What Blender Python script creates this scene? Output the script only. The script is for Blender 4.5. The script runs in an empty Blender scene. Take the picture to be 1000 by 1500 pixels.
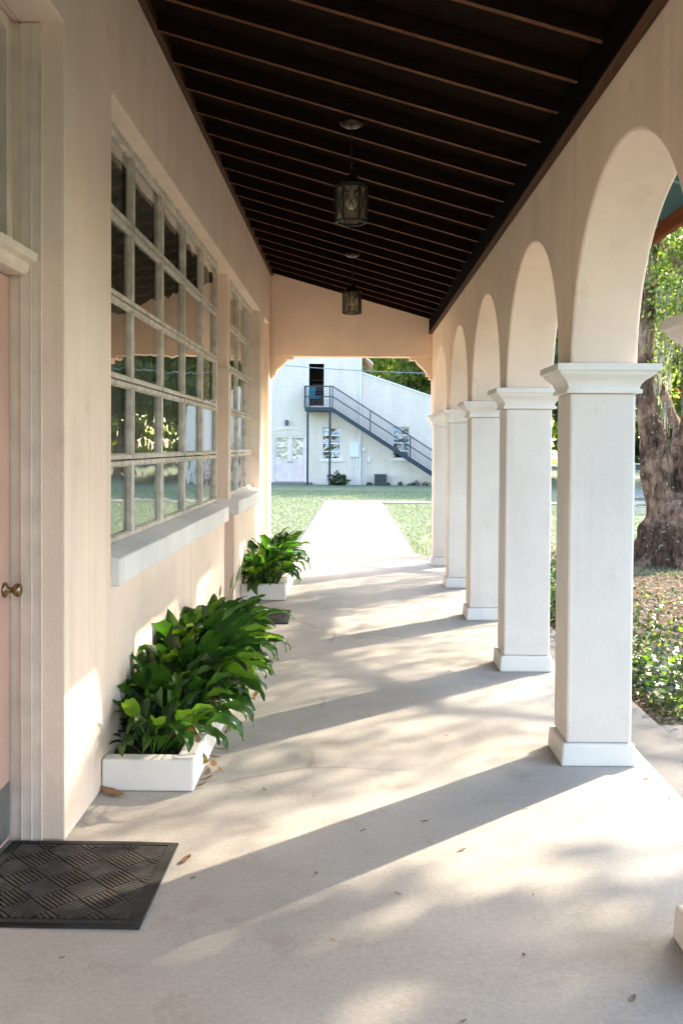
import bpy, bmesh, math, random
import numpy as np
from mathutils import Vector, Matrix
R = math.radians
random.seed(7)
rng = np.random.default_rng(11)
S = bpy.context.scene
COL = S.collection

# ------------------------------------------------------------------ camera
cam_d = bpy.data.cameras.new('camera')
cam = bpy.data.objects.new('camera', cam_d)
COL.objects.link(cam)
cam.matrix_world = Matrix(((0.9999, -0.0066, 0.0115, 0), (0.0116, 0.0226, -0.9997, 0), (0.0064, 0.9997, 0.0227, 1.52), (0, 0, 0, 1)))
cam_d.sensor_fit = 'VERTICAL'
cam_d.sensor_height = 36
cam_d.sensor_width = 24
cam_d.lens = 35.0
cam_d.shift_y = -0.0425
cam_d.clip_start = 0.05
cam_d.clip_end = 1000
S.camera = cam

# ------------------------------------------------------------------ sky, sun, exposure
SUN_EL, SUN_AZ = 28.5, 46.0
world = bpy.data.worlds.new('World')
S.world = world
world.use_nodes = True
wt = world.node_tree
sky = wt.nodes.new('ShaderNodeTexSky')
sky.sky_type = 'NISHITA'
sky.sun_disc = False
sky.sun_elevation = R(SUN_EL)
sky.sun_rotation = R(SUN_AZ)
sky.air_density = 1.0
sky.dust_density = 2.0
sky.ozone_density = 1.0
wt.links.new(sky.outputs[0], wt.nodes['Background'].inputs[0])
wt.nodes['Background'].inputs[1].default_value = 0.15
sun_d = bpy.data.lights.new('sun', 'SUN')
sun_d.energy = 2.0
sun_d.angle = R(0.53)
sun_d.color = (1.0, 0.85, 0.66)
sun = bpy.data.objects.new('sun', sun_d)
COL.objects.link(sun)
to_sun = Vector((math.sin(R(SUN_AZ)) * math.cos(R(SUN_EL)), math.cos(R(SUN_AZ)) * math.cos(R(SUN_EL)), math.sin(R(SUN_EL))))
sun.rotation_euler = to_sun.to_track_quat('Z', 'Y').to_euler()
sun.location = (12, 12, 14)
S.view_settings.view_transform = 'Standard'
S.view_settings.look = 'None'
S.view_settings.gamma = 1.0
S.view_settings.use_curve_mapping = False
S.view_settings.exposure = 2.97
S.cycles.use_denoising = True
S.cycles.max_bounces = 10
S.cycles.diffuse_bounces = 6
S.cycles.glossy_bounces = 4
S.cycles.transmission_bounces = 6
S.cycles.transparent_max_bounces = 12
S.cycles.sample_clamp_indirect = 8

# ------------------------------------------------------------------ materials
def node_mat(name):
    m = bpy.data.materials.new(name)
    m.use_nodes = True
    nt = m.node_tree
    return m, nt, nt.nodes['Principled BSDF'], nt.nodes.new, nt.links.new

def wpos(nt, scale=(1, 1, 1)):
    g = nt.nodes.new('ShaderNodeNewGeometry')
    mp = nt.nodes.new('ShaderNodeMapping')
    mp.inputs['Scale'].default_value = scale
    nt.links.new(g.outputs['Position'], mp.inputs['Vector'])
    return mp.outputs[0]

def noise(nt, vec, scale, detail=4, rough=.55):
    n = nt.nodes.new('ShaderNodeTexNoise')
    n.inputs['Scale'].default_value = scale
    n.inputs['Detail'].default_value = detail
    n.inputs['Roughness'].default_value = rough
    nt.links.new(vec, n.inputs['Vector'])
    return n.outputs['Fac']

def ramp(nt, fac, a, b, pa=0.0, pb=1.0):
    r = nt.nodes.new('ShaderNodeValToRGB')
    r.color_ramp.elements[0].position = pa
    r.color_ramp.elements[1].position = pb
    r.color_ramp.elements[0].color = (*a, 1) if len(a) == 3 else a
    r.color_ramp.elements[1].color = (*b, 1) if len(b) == 3 else b
    nt.links.new(fac, r.inputs[0])
    return r.outputs[0]

def mixc(nt, fac, a, b, mode='MIX'):
    m = nt.nodes.new('ShaderNodeMix')
    m.data_type = 'RGBA'
    m.blend_type = mode
    for s, v in ((m.inputs[0], fac), (m.inputs[6], a), (m.inputs[7], b)):
        if hasattr(v, 'links'):
            nt.links.new(v, s)
        else:
            s.default_value = v if isinstance(v, (int, float)) else ((*v, 1) if len(v) == 3 else v)
    return m.outputs[2]

def bump(nt, h, bsdf, strength=.3, dist=.004):
    b = nt.nodes.new('ShaderNodeBump')
    b.inputs['Strength'].default_value = strength
    b.inputs['Distance'].default_value = dist
    nt.links.new(h, b.inputs['Height'])
    nt.links.new(b.outputs[0], bsdf.inputs['Normal'])

def plain(name, col, rough=.7, var=.12, scale=4., bs=60., bd=.001, metal=0., spec=.5, objvar=0.):
    m, nt, p, N, L = node_mat(name)
    v = wpos(nt)
    c = ramp(nt, noise(nt, v, scale), tuple(max(0, x * (1 - var)) for x in col), tuple(min(1, x * (1 + var)) for x in col), .3, .7)
    if objvar:
        oi = N('ShaderNodeObjectInfo')
        hs = N('ShaderNodeHueSaturation')
        ma = N('ShaderNodeMapRange')
        ma.inputs[3].default_value = 1 - objvar
        ma.inputs[4].default_value = 1 + objvar
        L(oi.outputs['Random'], ma.inputs[0])
        L(ma.outputs[0], hs.inputs['Value'])
        L(c, hs.inputs['Color'])
        c = hs.outputs[0]
    L(c, p.inputs['Base Color'])
    p.inputs['Roughness'].default_value = rough
    p.inputs['Metallic'].default_value = metal
    p.inputs['Specular IOR Level'].default_value = spec
    if bd:
        bump(nt, noise(nt, v, bs, 3), p, .5, bd)
    return m

def stucco(name, col, streak=.18, bd=.0035, bs=170., foot=.10):
    m, nt, p, N, L = node_mat(name)
    v = wpos(nt)
    c = ramp(nt, noise(nt, v, 2.2, 5), tuple(x * .93 for x in col), tuple(min(1, x * 1.05) for x in col), .3, .7)
    st = noise(nt, wpos(nt, (5, 5, .22)), 1.0, 6, .65)
    sp = noise(nt, wpos(nt, (1.5, 1.5, .8)), 1.0, 3)
    f = N('ShaderNodeMath'); f.operation = 'MULTIPLY'
    L(ramp(nt, st, (0, 0, 0), (1, 1, 1), .48, .78), f.inputs[0])
    L(ramp(nt, sp, (0, 0, 0), (1, 1, 1), .4, .7), f.inputs[1])
    g = N('ShaderNodeMath'); g.operation = 'MULTIPLY'
    L(f.outputs[0], g.inputs[0]); g.inputs[1].default_value = streak * 4
    c = mixc(nt, g.outputs[0], c, tuple(x * y for x, y in zip(col, (.62, .56, .5))))
    vo = N('ShaderNodeTexVoronoi'); vo.feature = 'DISTANCE_TO_EDGE'; vo.inputs['Scale'].default_value = .9
    wv = N('ShaderNodeMix'); wv.data_type = 'VECTOR'; wv.inputs[0].default_value = .16
    nn = N('ShaderNodeTexNoise'); nn.inputs['Scale'].default_value = 4.0; nn.inputs['Detail'].default_value = 6
    L(v, nn.inputs['Vector']); L(v, wv.inputs[4]); L(nn.outputs['Color'], wv.inputs[5]); L(wv.outputs[1], vo.inputs['Vector'])
    cr = ramp(nt, vo.outputs['Distance'], (.62, .56, .5), (1, 1, 1), .0, .005)
    c = mixc(nt, ramp(nt, noise(nt, v, 1.1, 2), (0, 0, 0), (.4, .4, .4), .66, .74), c, mixc(nt, 1.0, c, cr, 'MULTIPLY'))
    blot = ramp(nt, noise(nt, v, 5.5, 7, .72), (1, 1, 1), (.80, .73, .64), .60, .76)
    c = mixc(nt, .75, c, blot, 'MULTIPLY')
    gp = N('ShaderNodeNewGeometry'); sz = N('ShaderNodeSeparateXYZ'); L(gp.outputs['Position'], sz.inputs[0])
    spl = N('ShaderNodeMath'); spl.operation = 'MULTIPLY_ADD'      # splash dirt along the foot
    L(noise(nt, v, 16, 7, .75), spl.inputs[0]); spl.inputs[1].default_value = -.42; L(sz.outputs[2], spl.inputs[2])
    c = mixc(nt, ramp(nt, spl.outputs[0], (foot, foot, foot), (0, 0, 0), -.30, .02), c, tuple(x * y for x, y in zip(col, (.55, .47, .38))))
    L(c, p.inputs['Base Color'])
    p.inputs['Roughness'].default_value = .88
    p.inputs['Specular IOR Level'].default_value = .25
    a = N('ShaderNodeMath'); a.operation = 'ADD'
    L(noise(nt, v, bs, 4, .6), a.inputs[0])
    L(noise(nt, v, 22, 3), a.inputs[1])
    bump(nt, a.outputs[0], p, .55, bd)
    return m

def concrete(name, col, crack=True):
    m, nt, p, N, L = node_mat(name)
    v = wpos(nt)
    c = ramp(nt, noise(nt, v, .9, 6, .62), tuple(x * .80 for x in col), tuple(min(1, x * 1.12) for x in col), .32, .68)
    fine = ramp(nt, noise(nt, v, 60, 5, .7), (.84, .83, .82), (1.08, 1.07, 1.06), .3, .7)
    c = mixc(nt, 1.0, c, fine, 'MULTIPLY')
    spk = ramp(nt, noise(nt, v, 210, 2), (.62, .58, .52), (1, 1, 1), .27, .33)
    c = mixc(nt, .5, c, spk, 'MULTIPLY')
    stn = ramp(nt, noise(nt, v, 3.1, 6, .7), (1, 1, 1), (.66, .58, .48), .55, .80)
    c = mixc(nt, .8, c, stn, 'MULTIPLY')
    if crack:
        vo = N('ShaderNodeTexVoronoi'); vo.feature = 'DISTANCE_TO_EDGE'; vo.inputs['Scale'].default_value = .42
        wv = N('ShaderNodeMix'); wv.data_type = 'VECTOR'
        nn = N('ShaderNodeTexNoise'); nn.inputs['Scale'].default_value = 3.0; nn.inputs['Detail'].default_value = 6
        L(v, nn.inputs['Vector'])
        wv.inputs[0].default_value = .13
        L(v, wv.inputs[4]); L(nn.outputs['Color'], wv.inputs[5])
        L(wv.outputs[1], vo.inputs['Vector'])
        cr = ramp(nt, vo.outputs['Distance'], (.55, .5, .45), (1, 1, 1), .0, .006)
        msk = ramp(nt, noise(nt, v, .8, 2), (0, 0, 0), (1, 1, 1), .5, .62)
        c = mixc(nt, msk, c, mixc(nt, .8, c, cr, 'MULTIPLY'))
    L(c, p.inputs['Base Color'])
    p.inputs['Roughness'].default_value = .82
    p.inputs['Specular IOR Level'].default_value = .3
    a = N('ShaderNodeMath'); a.operation = 'ADD'
    L(noise(nt, v, 90, 5, .65), a.inputs[0]); L(noise(nt, v, 6, 4), a.inputs[1])
    bump(nt, a.outputs[0], p, .35, .004)
    return m

def wood(name, col, stretch=(1, 30, 30), rough=.6, var=.3):
    m, nt, p, N, L = node_mat(name)
    c = ramp(nt, noise(nt, wpos(nt, stretch), 1.5, 5, .6), tuple(x * (1 - var) for x in col), tuple(min(1, x * (1 + var)) for x in col), .3, .7)
    L(c, p.inputs['Base Color'])
    p.inputs['Roughness'].default_value = rough
    p.inputs['Specular IOR Level'].default_value = .04
    bump(nt, noise(nt, wpos(nt, stretch), 4, 4), p, .3, .002)
    return m

def leafmat(name, a, b, rough=.4, trans=.35, tcol=None, objvar=.25, tmul=(2.5, 2.6, 1.4)):
    m, nt, p, N, L = node_mat(name)
    v = wpos(nt)
    c = ramp(nt, noise(nt, v, 7, 3), a, b, .35, .65)
    if objvar:
        oi = N('ShaderNodeObjectInfo'); hs = N('ShaderNodeHueSaturation'); ma = N('ShaderNodeMapRange')
        ma.inputs[3].default_value = 1 - objvar; ma.inputs[4].default_value = 1 + objvar
        L(oi.outputs['Random'], ma.inputs[0]); L(ma.outputs[0], hs.inputs['Value']); L(c, hs.inputs['Color'])
        c = hs.outputs[0]
    L(c, p.inputs['Base Color'])
    p.inputs['Roughness'].default_value = rough
    t = N('ShaderNodeBsdfTranslucent')
    if tcol:
        t.inputs[0].default_value = (*tcol, 1)
    else:
        L(mixc(nt, 1.0, c, tmul, 'MULTIPLY'), t.inputs[0])
    mx = N('ShaderNodeMixShader'); mx.inputs[0].default_value = trans
    L(p.outputs[0], mx.inputs[1]); L(t.outputs[0], mx.inputs[2])
    L(mx.outputs[0], nt.nodes['Material Output'].inputs[0])
    return m

def glassmat(name, tint=(.86, .9, .88), wav=.004, wscale=3.5, refl=1.0, rough=0.0, ior=1.55):
    m, nt, p, N, L = node_mat(name)
    nt.nodes.remove(p)
    v = wpos(nt)
    tr = N('ShaderNodeBsdfTransparent'); tr.inputs[0].default_value = (*tint, 1)
    gl = N('ShaderNodeBsdfGlossy'); gl.inputs['Roughness'].default_value = rough
    gl.inputs['Color'].default_value = (refl, refl, refl, 1)
    fr = N('ShaderNodeFresnel'); gq = N('ShaderNodeNewGeometry'); mi_ = N('ShaderNodeMapRange')      # same reflectance on both faces of the sheet
    mi_.inputs[3].default_value = ior; mi_.inputs[4].default_value = 1 / ior
    L(gq.outputs['Backfacing'], mi_.inputs[0]); L(mi_.outputs[0], fr.inputs['IOR'])
    if wav:
        b = N('ShaderNodeBump'); b.inputs['Strength'].default_value = 1; b.inputs['Distance'].default_value = wav
        L(noise(nt, v, wscale, 1), b.inputs['Height'])
        L(b.outputs[0], gl.inputs['Normal'])
    mx = N('ShaderNodeMixShader')
    L(fr.outputs[0], mx.inputs[0]); L(tr.outputs[0], mx.inputs[1]); L(gl.outputs[0], mx.inputs[2])
    L(mx.outputs[0], nt.nodes['Material Output'].inputs[0])
    return m

def brickmat(name, col):
    m, nt, p, N, L = node_mat(name)
    g = N('ShaderNodeNewGeometry'); sx = N('ShaderNodeSeparateXYZ'); cx = N('ShaderNodeCombineXYZ')
    L(g.outputs['Position'], sx.inputs[0]); L(sx.outputs[0], cx.inputs[0]); L(sx.outputs[2], cx.inputs[1])
    bt = N('ShaderNodeTexBrick')
    bt.inputs['Scale'].default_value = 1.0
    bt.inputs['Brick Width'].default_value = .22
    bt.inputs['Row Height'].default_value = .075
    bt.inputs['Mortar Size'].default_value = .008
    bt.inputs['Mortar Smooth'].default_value = .4
    bt.inputs['Color1'].default_value = (*col, 1)
    bt.inputs['Color2'].default_value = (*[x * .93 for x in col], 1)
    bt.inputs['Mortar'].default_value = (*[x * .82 for x in col], 1)
    L(cx.outputs[0], bt.inputs['Vector'])
    c = mixc(nt, .6, bt.outputs['Color'], ramp(nt, noise(nt, wpos(nt, (2, 2, .5)), 1.2, 5), (.86, .86, .84), (1, 1, 1), .35, .6), 'MULTIPLY')
    L(c, p.inputs['Base Color'])
    p.inputs['Roughness'].default_value = .8
    bump(nt, bt.outputs['Fac'], p, -.4, .006)
    return m

CREAM = (.86, .69, .555)
M = {}
M['stucco'] = stucco('cream_stucco', CREAM)
M['shaft'] = stucco('skylit_pier_stucco', (.77, .715, .655), .14)  # wall stucco made paler, cool sky light put into the shaft colour
M['white'] = stucco('white_trim_paint', (.80, .775, .73), .2, .0016, 90)
M['concrete'] = concrete('porch_concrete', (.43, .405, .36))
M['path'] = concrete('path_concrete', (.19, .184, .17))
M['deck'] = wood('dark_stained_boards', (.014, .0078, .0048), (2, 25, 25), .9)
M['rafter'] = wood('dark_rafter_wood', (.014, .0078, .0048), (2, 25, 25), .9)
M['batten'] = wood('worn_rafter_edge', (.130, .053, .024), (3, 40, 40), .6, .45)
M['ledger'] = wood('black_ledger_wood', (.0045, .003, .002), (25, 2, 25), .9)
M['trim'] = wood('brown_trim_wood', (.085, .045, .026), (30, 2, 30), .6)
M['teal'] = plain('teal_paint', (.012, .085, .095), .6)
M['teal_edge'] = plain('pale_teal_paint', (.10, .26, .27), .6)
M['fascia'] = wood('orange_brown_fascia', (.21, .068, .027), (20, 1, 20), .6)
M['sash'] = plain('weathered_sash_paint', (.60, .53, .44), .55, .28, 14, 70, .0012)
M['mullion'] = plain('dark_window_gasket', (.09, .075, .06), .6, .3, 10)
M['glass'] = glassmat('wavy_window_glass', (.97, .98, .97), .0026, 3.5, 1.0, 0.0, 1.55)
M['glass_far'] = glassmat('far_window_glass', (.8, .85, .85), .05, 2.6, 1.0, 0.0, 2.3)
M['glass_door'] = glassmat('door_glass', (.9, .92, .92), .05, 3.2, 1.0, 0.0, 1.7)
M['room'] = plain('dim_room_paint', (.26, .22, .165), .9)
M['casing'] = plain('painted_door_casing', (.74, .63, .53), .5, .10, 9, 50, .001)
M['door'] = plain('pink_door_paint', (.54, .34, .265), .45, .08, 3, 90, .0006)
M['steel'] = plain('brushed_kick_plate', (.34, .35, .36), .38, .15, 12, 200, .0003, .9)
M['brass'] = plain('aged_brass', (.28, .20, .11), .32, .3, 20, 60, .0004, 1.0)
M['frost'] = glassmat('yellowed_transom_glass', (.34, .29, .17), .002, 5, .7)
M['mat'] = plain('charcoal_rubber', (.028, .027, .025), .8, .35, 9, 120, .0015, 0, .25)
M['matrib'] = plain('worn_mat_pile', (.062, .056, .048), .95, .35, 14, 240, .002, 0, .1)
M['soil'] = plain('planter_soil', (.035, .024, .016), .95, .3, 20, 40, .01)
M['iron'] = plain('black_iron', (.016, .015, .014), .5, .3, 20, 60, .0008, .6)
M['smoke'] = glassmat('dusty_lantern_glass', (.93, .89, .80), .001, 12, .5, .15)
def dusty():
    nt = M['smoke'].node_tree
    out = nt.nodes['Material Output']
    src = out.inputs[0].links[0].from_socket
    t = nt.nodes.new('ShaderNodeBsdfTranslucent'); t.inputs[0].default_value = (.48, .44, .36, 1)
    d = nt.nodes.new('ShaderNodeBsdfDiffuse'); d.inputs[0].default_value = (.40, .37, .30, 1)
    a = nt.nodes.new('ShaderNodeMixShader'); b = nt.nodes.new('ShaderNodeMixShader')
    nt.links.new(t.outputs[0], a.inputs[1]); nt.links.new(d.outputs[0], a.inputs[2])
    b.inputs[0].default_value = .20
    nt.links.new(src, b.inputs[1]); nt.links.new(a.outputs[0], b.inputs[2]); nt.links.new(b.outputs[0], out.inputs[0])
dusty()
M['bulb'] = plain('frosted_bulb', (.85, .83, .78), .25, .02, 4, 10, 0)
M['canopy'] = plain('bronze_canopy', (.05, .028, .018), .35, .3, 20, 60, .0005, .8)
M['leaf'] = leafmat('glossy_lily_leaf', (.014, .036, .012), (.034, .070, .020), .30, .42, None, .35, (3.6, 5.0, 1.2))
M['leafy'] = leafmat('sunlit_lily_leaf', (.09, .18, .022), (.14, .23, .03), .34, .42, None, .2, (2.8, 3.2, 1.0))  # yellow green put into the colour to stand for sunlit leaves
M['leafb'] = leafmat('browning_lily_leaf', (.10, .12, .02), (.30, .13, .04), .6, .3, None, .3)
M['dry'] = leafmat('dry_brown_leaf', (.20, .09, .035), (.33, .17, .07), .7, .15, None, .3)
M['dry2'] = leafmat('dry_tan_leaf', (.22, .155, .095), (.36, .27, .17), .75, .1, None, .2)
M['dry3'] = leafmat('dry_grey_leaf', (.14, .10, .07), (.24, .18, .13), .8, .1, None, .2)
M['flower'] = leafmat('pale_lily_flower', (.20, .26, .10), (.32, .36, .18), .5, .2, None, .1)
M['grassm'] = leafmat('grass_blade', (.15, .195, .115), (.21, .25, .155), .6, .12, None, 0)
M['oakleaf'] = leafmat('oak_leaf', (.06, .10, .022), (.11, .15, .035), .45, .5, None, 0)
M['oakleaf2'] = leafmat('sunny_oak_leaf', (.16, .195, .055), (.24, .26, .085), .5, .6, None, 0)
M['darkleaf'] = leafmat('dark_evergreen_leaf', (.022, .05, .016), (.04, .075, .02), .5, .3, None, 0)
M['ivy'] = leafmat('ivy_leaf', (.026, .050, .022), (.045, .074, .030), .35, .22, None, 0)
M['moss'] = leafmat('grey_hanging_moss', (.34, .37, .30), (.48, .50, .42), .9, .4, (.45, .48, .40), 0)
M['brick'] = brickmat('white_painted_brick', (.82, .71, .61))
M['pink'] = plain('pale_pink_paint', (.74, .60, .58), .5)
M['wtrim'] = plain('white_gloss_paint', (.80, .80, .80), .4, .05)
M['stair'] = plain('dark_blue_steel', (.020, .035, .055), .45, .2, 8, 60, .0005, .3)
M['wire'] = plain('steel_blue_wire', (.10, .14, .18), .4, .2, 8, 60, 0, .4)
M['dark'] = plain('dark_room', (.05, .045, .04), .9)
M['brownobj'] = plain('brown_cardboard', (.20, .12, .07), .8)
M['chair'] = plain('teal_chair_fabric', (.02, .22, .26), .8)
M['plastic'] = plain('pale_chair_plastic', (.6, .6, .6), .4)
M['acmetal'] = plain('grey_ac_metal', (.09, .11, .12), .5, .15, 6, 60, 0, .3)
M['pipe'] = plain('white_pipe', (.78, .79, .80), .45, .05)
M['galv'] = plain('galvanised_steel', (.48, .50, .52), .45, .15, 8, 60, 0, .5)
M['cable'] = plain('grey_cable', (.25, .28, .32), .6)
M['roofm'] = plain('grey_roofing', (.22, .20, .18), .9)

def barkmat():
    m, nt, p, N, L = node_mat('oak_bark')
    v = wpos(nt)
    a = noise(nt, wpos(nt, (9, 9, 2.2)), 1.8, 6, .7)
    c = ramp(nt, a, (.08, .05, .035), (.42, .275, .19), .34, .64)
    lich = ramp(nt, noise(nt, v, 13, 5, .7), (0, 0, 0), (1, 1, 1), .61, .66)
    moss = ramp(nt, noise(nt, v, 1.3, 5, .7), (0, 0, 0), (1, 1, 1), .46, .55)
    c = mixc(nt, moss, c, mixc(nt, .72, c, (.13, .105, .085), 'MULTIPLY'))
    c = mixc(nt, lich, c, (.42, .39, .36))
    L(c, p.inputs['Base Color'])
    p.inputs['Roughness'].default_value = .95
    p.inputs['Specular IOR Level'].default_value = .15
    bump(nt, a, p, .9, .06)
    return m
M['bark'] = barkmat()

def groundmat():
    m, nt, p, N, L = node_mat('lawn_and_leaf_litter_ground')
    g = N('ShaderNodeNewGeometry')
    v = wpos(nt)
    green = ramp(nt, noise(nt, v, 1.4, 6, .7), (.16, .20, .13), (.25, .275, .19), .3, .7)
    green = mixc(nt, .7, green, ramp(nt, noise(nt, v, 45, 4, .7), (.6, .6, .55), (1.25, 1.25, 1.1), .3, .7), 'MULTIPLY')
    dirt = ramp(nt, noise(nt, v, 16, 6, .75), (.05, .036, .026), (.20, .155, .11), .33, .68)
    sx = N('ShaderNodeSeparateXYZ'); L(g.outputs['Position'], sx.inputs[0])
    # worn earth under the oak (around 5.5, 11)
    d = N('ShaderNodeVectorMath'); d.operation = 'DISTANCE'; d.inputs[1].default_value = (6.5, 10.5, 0)
    L(g.outputs['Position'], d.inputs[0])
    mr = N('ShaderNodeMapRange'); mr.inputs[1].default_value = 6.6; mr.inputs[2].default_value = 8.2; mr.inputs[3].default_value = 1; mr.inputs[4].default_value = 0
    a = N('ShaderNodeMath'); a.operation = 'ADD'
    L(d.outputs['Value'], a.inputs[0])
    b = N('ShaderNodeMath'); b.operation = 'MULTIPLY'; L(noise(nt, v, .9, 5), b.inputs[0]); b.inputs[1].default_value = 2.2
    L(b.outputs[0], a.inputs[1]); L(a.outputs[0], mr.inputs[0])
    L(mixc(nt, mr.outputs[0], green, dirt), p.inputs['Base Color'])
    p.inputs['Roughness'].default_value = .95
    p.inputs['Specular IOR Level'].default_value = .1
    bump(nt, noise(nt, v, 35, 5, .7), p, .7, .03)
    return m
M['ground'] = groundmat()
M['asphalt'] = plain('road_asphalt', (.17, .175, .18), .9, .15, 2, 80, .004)

# ------------------------------------------------------------------ helpers
def wloc(o):
    v = Vector((0, 0, 0))
    while o is not None:
        v += o.location
        o = o.parent
    return v

def link(o, parent=None, **props):
    COL.objects.link(o)
    if parent is not None:
        o.parent = parent
    for k, v in props.items():
        o[k] = v
    return o

def empty(name, loc, label, category, group=None, rz=0.):
    o = bpy.data.objects.new(name, None)
    o.empty_display_size = .1
    o.location = loc
    o.rotation_euler.z = rz
    link(o, None, label=label, category=category)
    if group:
        o['group'] = group
    return o

def tag(o, label, category, group=None):
    o['label'] = label
    o['category'] = category
    if group:
        o['group'] = group
    return o

class MB:
    """collects geometry of ONE mesh object"""
    def __init__(s):
        s.v = []; s.f = []; s.mi = []
    def add(s, vs, fs, mi=0):
        o = len(s.v)
        s.v += [tuple(x) for x in vs]
        s.f += [tuple(i + o for i in f) for f in fs]
        s.mi += [mi] * len(fs)
        return s
    def box(s, x0, x1, y0, y1, z0, z1, mi=0):
        return s.add([(x0, y0, z0), (x1, y0, z0), (x1, y1, z0), (x0, y1, z0), (x0, y0, z1), (x1, y0, z1), (x1, y1, z1), (x0, y1, z1)],
                     [(0, 3, 2, 1), (4, 5, 6, 7), (0, 1, 5, 4), (1, 2, 6, 5), (2, 3, 7, 6), (3, 0, 4, 7)], mi)
    def bar(s, a, b, w, h=None, up=(0, 0, 1), mi=0):
        """square bar from a to b"""
        h = h or w
        a = Vector(a); b = Vector(b); d = (b - a).normalized(); u = Vector(up)
        if abs(d.dot(u)) > .95:
            u = Vector((0, 1, 0))
        r = d.cross(u).normalized() * w / 2
        q = r.cross(d).normalized() * h / 2
        vs = [a - r - q, a + r - q, a + r + q, a - r + q, b - r - q, b + r - q, b + r + q, b - r + q]
        return s.add(vs, [(0, 3, 2, 1), (4, 5, 6, 7), (0, 1, 5, 4), (1, 2, 6, 5), (2, 3, 7, 6), (3, 0, 4, 7)], mi)
    def tube(s, pts, rad, n=8, mi=0, cap=True):
        pts = [Vector(p) for p in pts]
        rad = rad if hasattr(rad, '__len__') else [rad] * len(pts)
        o = len(s.v)
        ref = Vector((0, 0, 1))
        t0 = (pts[1] - pts[0]).normalized()
        if abs(t0.dot(ref)) > .9:
            ref = Vector((1, 0, 0))
        r = t0.cross(ref).normalized()
        for i, p in enumerate(pts):
            t = (pts[min(i + 1, len(pts) - 1)] - pts[max(i - 1, 0)]).normalized()
            r = (r - t * r.dot(t)).normalized()
            q = t.cross(r)
            for k in range(n):
                a = 2 * math.pi * k / n
                s.v.append(tuple(p + (r * math.cos(a) + q * math.sin(a)) * rad[i]))
        for i in range(len(pts) - 1):
            for k in range(n):
                s.f.append((o + i * n + k, o + i * n + (k + 1) % n, o + (i + 1) * n + (k + 1) % n, o + (i + 1) * n + k)); s.mi.append(mi)
        if cap:
            s.f.append(tuple(o + k for k in reversed(range(n)))); s.mi.append(mi)
            e = o + (len(pts) - 1) * n
            s.f.append(tuple(e + k for k in range(n))); s.mi.append(mi)
        return s
    def lathe(s, prof, axis='z', c=(0, 0, 0), n=16, mi=0):
        """prof: list of (radius, along)"""
        o = len(s.v)
        for r, z in prof:
            for k in range(n):
                a = 2 * math.pi * k / n
                u, w = r * math.cos(a), r * math.sin(a)
                s.v.append((c[0] + u, c[1] + w, c[2] + z) if axis == 'z' else (c[0] + z, c[1] + u, c[2] + w))
        for i in range(len(prof) - 1):
            for k in range(n):
                s.f.append((o + i * n + k, o + i * n + (k + 1) % n, o + (i + 1) * n + (k + 1) % n, o + (i + 1) * n + k)); s.mi.append(mi)
        s.f.append(tuple(o + k for k in reversed(range(n)))); s.mi.append(mi)
        e = o + (len(prof) - 1) * n
        s.f.append(tuple(e + k for k in range(n))); s.mi.append(mi)
        return s
    def prism(s, poly, lo, hi, plane='xz', mi=0):
        """closed polygon extruded: plane xz -> along y; yz -> along x; xy -> along z"""
        def P(a, b, c):
            return {'xz': (a, c, b), 'yz': (c, a, b), 'xy': (a, b, c)}[plane]
        n = len(poly)
        vs = [P(a, b, lo) for a, b in poly] + [P(a, b, hi) for a, b in poly]
        fs = [tuple(range(n)), tuple(range(2 * n - 1, n - 1, -1))] + [(i, (i + 1) % n, n + (i + 1) % n, n + i) for i in range(n)]
        return s.add(vs, fs, mi)
    def mesh(s, name, mats, off=(0, 0, 0), smooth=False, fix=True):
        me = bpy.data.meshes.new(name)
        me.from_pydata([(x - off[0], y - off[1], z - off[2]) for x, y, z in s.v], [], s.f)
        for m in (mats if isinstance(mats, (list, tuple)) else [mats]):
            me.materials.append(m)
        me.polygons.foreach_set('material_index', s.mi)
        if smooth:
            me.polygons.foreach_set('use_smooth', [True] * len(s.f))
        if fix:
            bm = bmesh.new(); bm.from_mesh(me)
            bmesh.ops.recalc_face_normals(bm, faces=bm.faces)
            bm.to_mesh(me); bm.free()
        me.update()
        return me
    def build(s, name, mats, parent=None, bevel=0., smooth=False, origin=None, **props):
        off = wloc(parent)
        loc = Vector((0, 0, 0))
        if origin is not None:
            loc = Vector(origin) - off
            off = Vector(origin)
        o = bpy.data.objects.new(name, s.mesh(name, mats, off, smooth))
        o.location = loc
        link(o, parent, **props)
        if bevel:
            b = o.modifiers.new('bevel', 'BEVEL'); b.width = bevel; b.segments = 2; b.limit_method = 'ANGLE'; b.angle_limit = R(40)
            b.harden_normals = False
        return o

def fast_quads(name, verts, n, mats, mi=None, smooth=False):
    """mesh of n separate quads from a (4n,3) array"""
    me = bpy.data.meshes.new(name)
    me.vertices.add(4 * n); me.vertices.foreach_set('co', np.asarray(verts, np.float32).ravel())
    me.loops.add(4 * n); me.loops.foreach_set('vertex_index', np.arange(4 * n, dtype=np.int32))
    me.polygons.add(n)
    me.polygons.foreach_set('loop_start', np.arange(0, 4 * n, 4, dtype=np.int32))
    me.polygons.foreach_set('loop_total', np.full(n, 4, dtype=np.int32))
    for m in mats:
        me.materials.append(m)
    if mi is not None:
        me.polygons.foreach_set('material_index', np.asarray(mi, np.int32))
    me.update(calc_edges=True)
    return me

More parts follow.
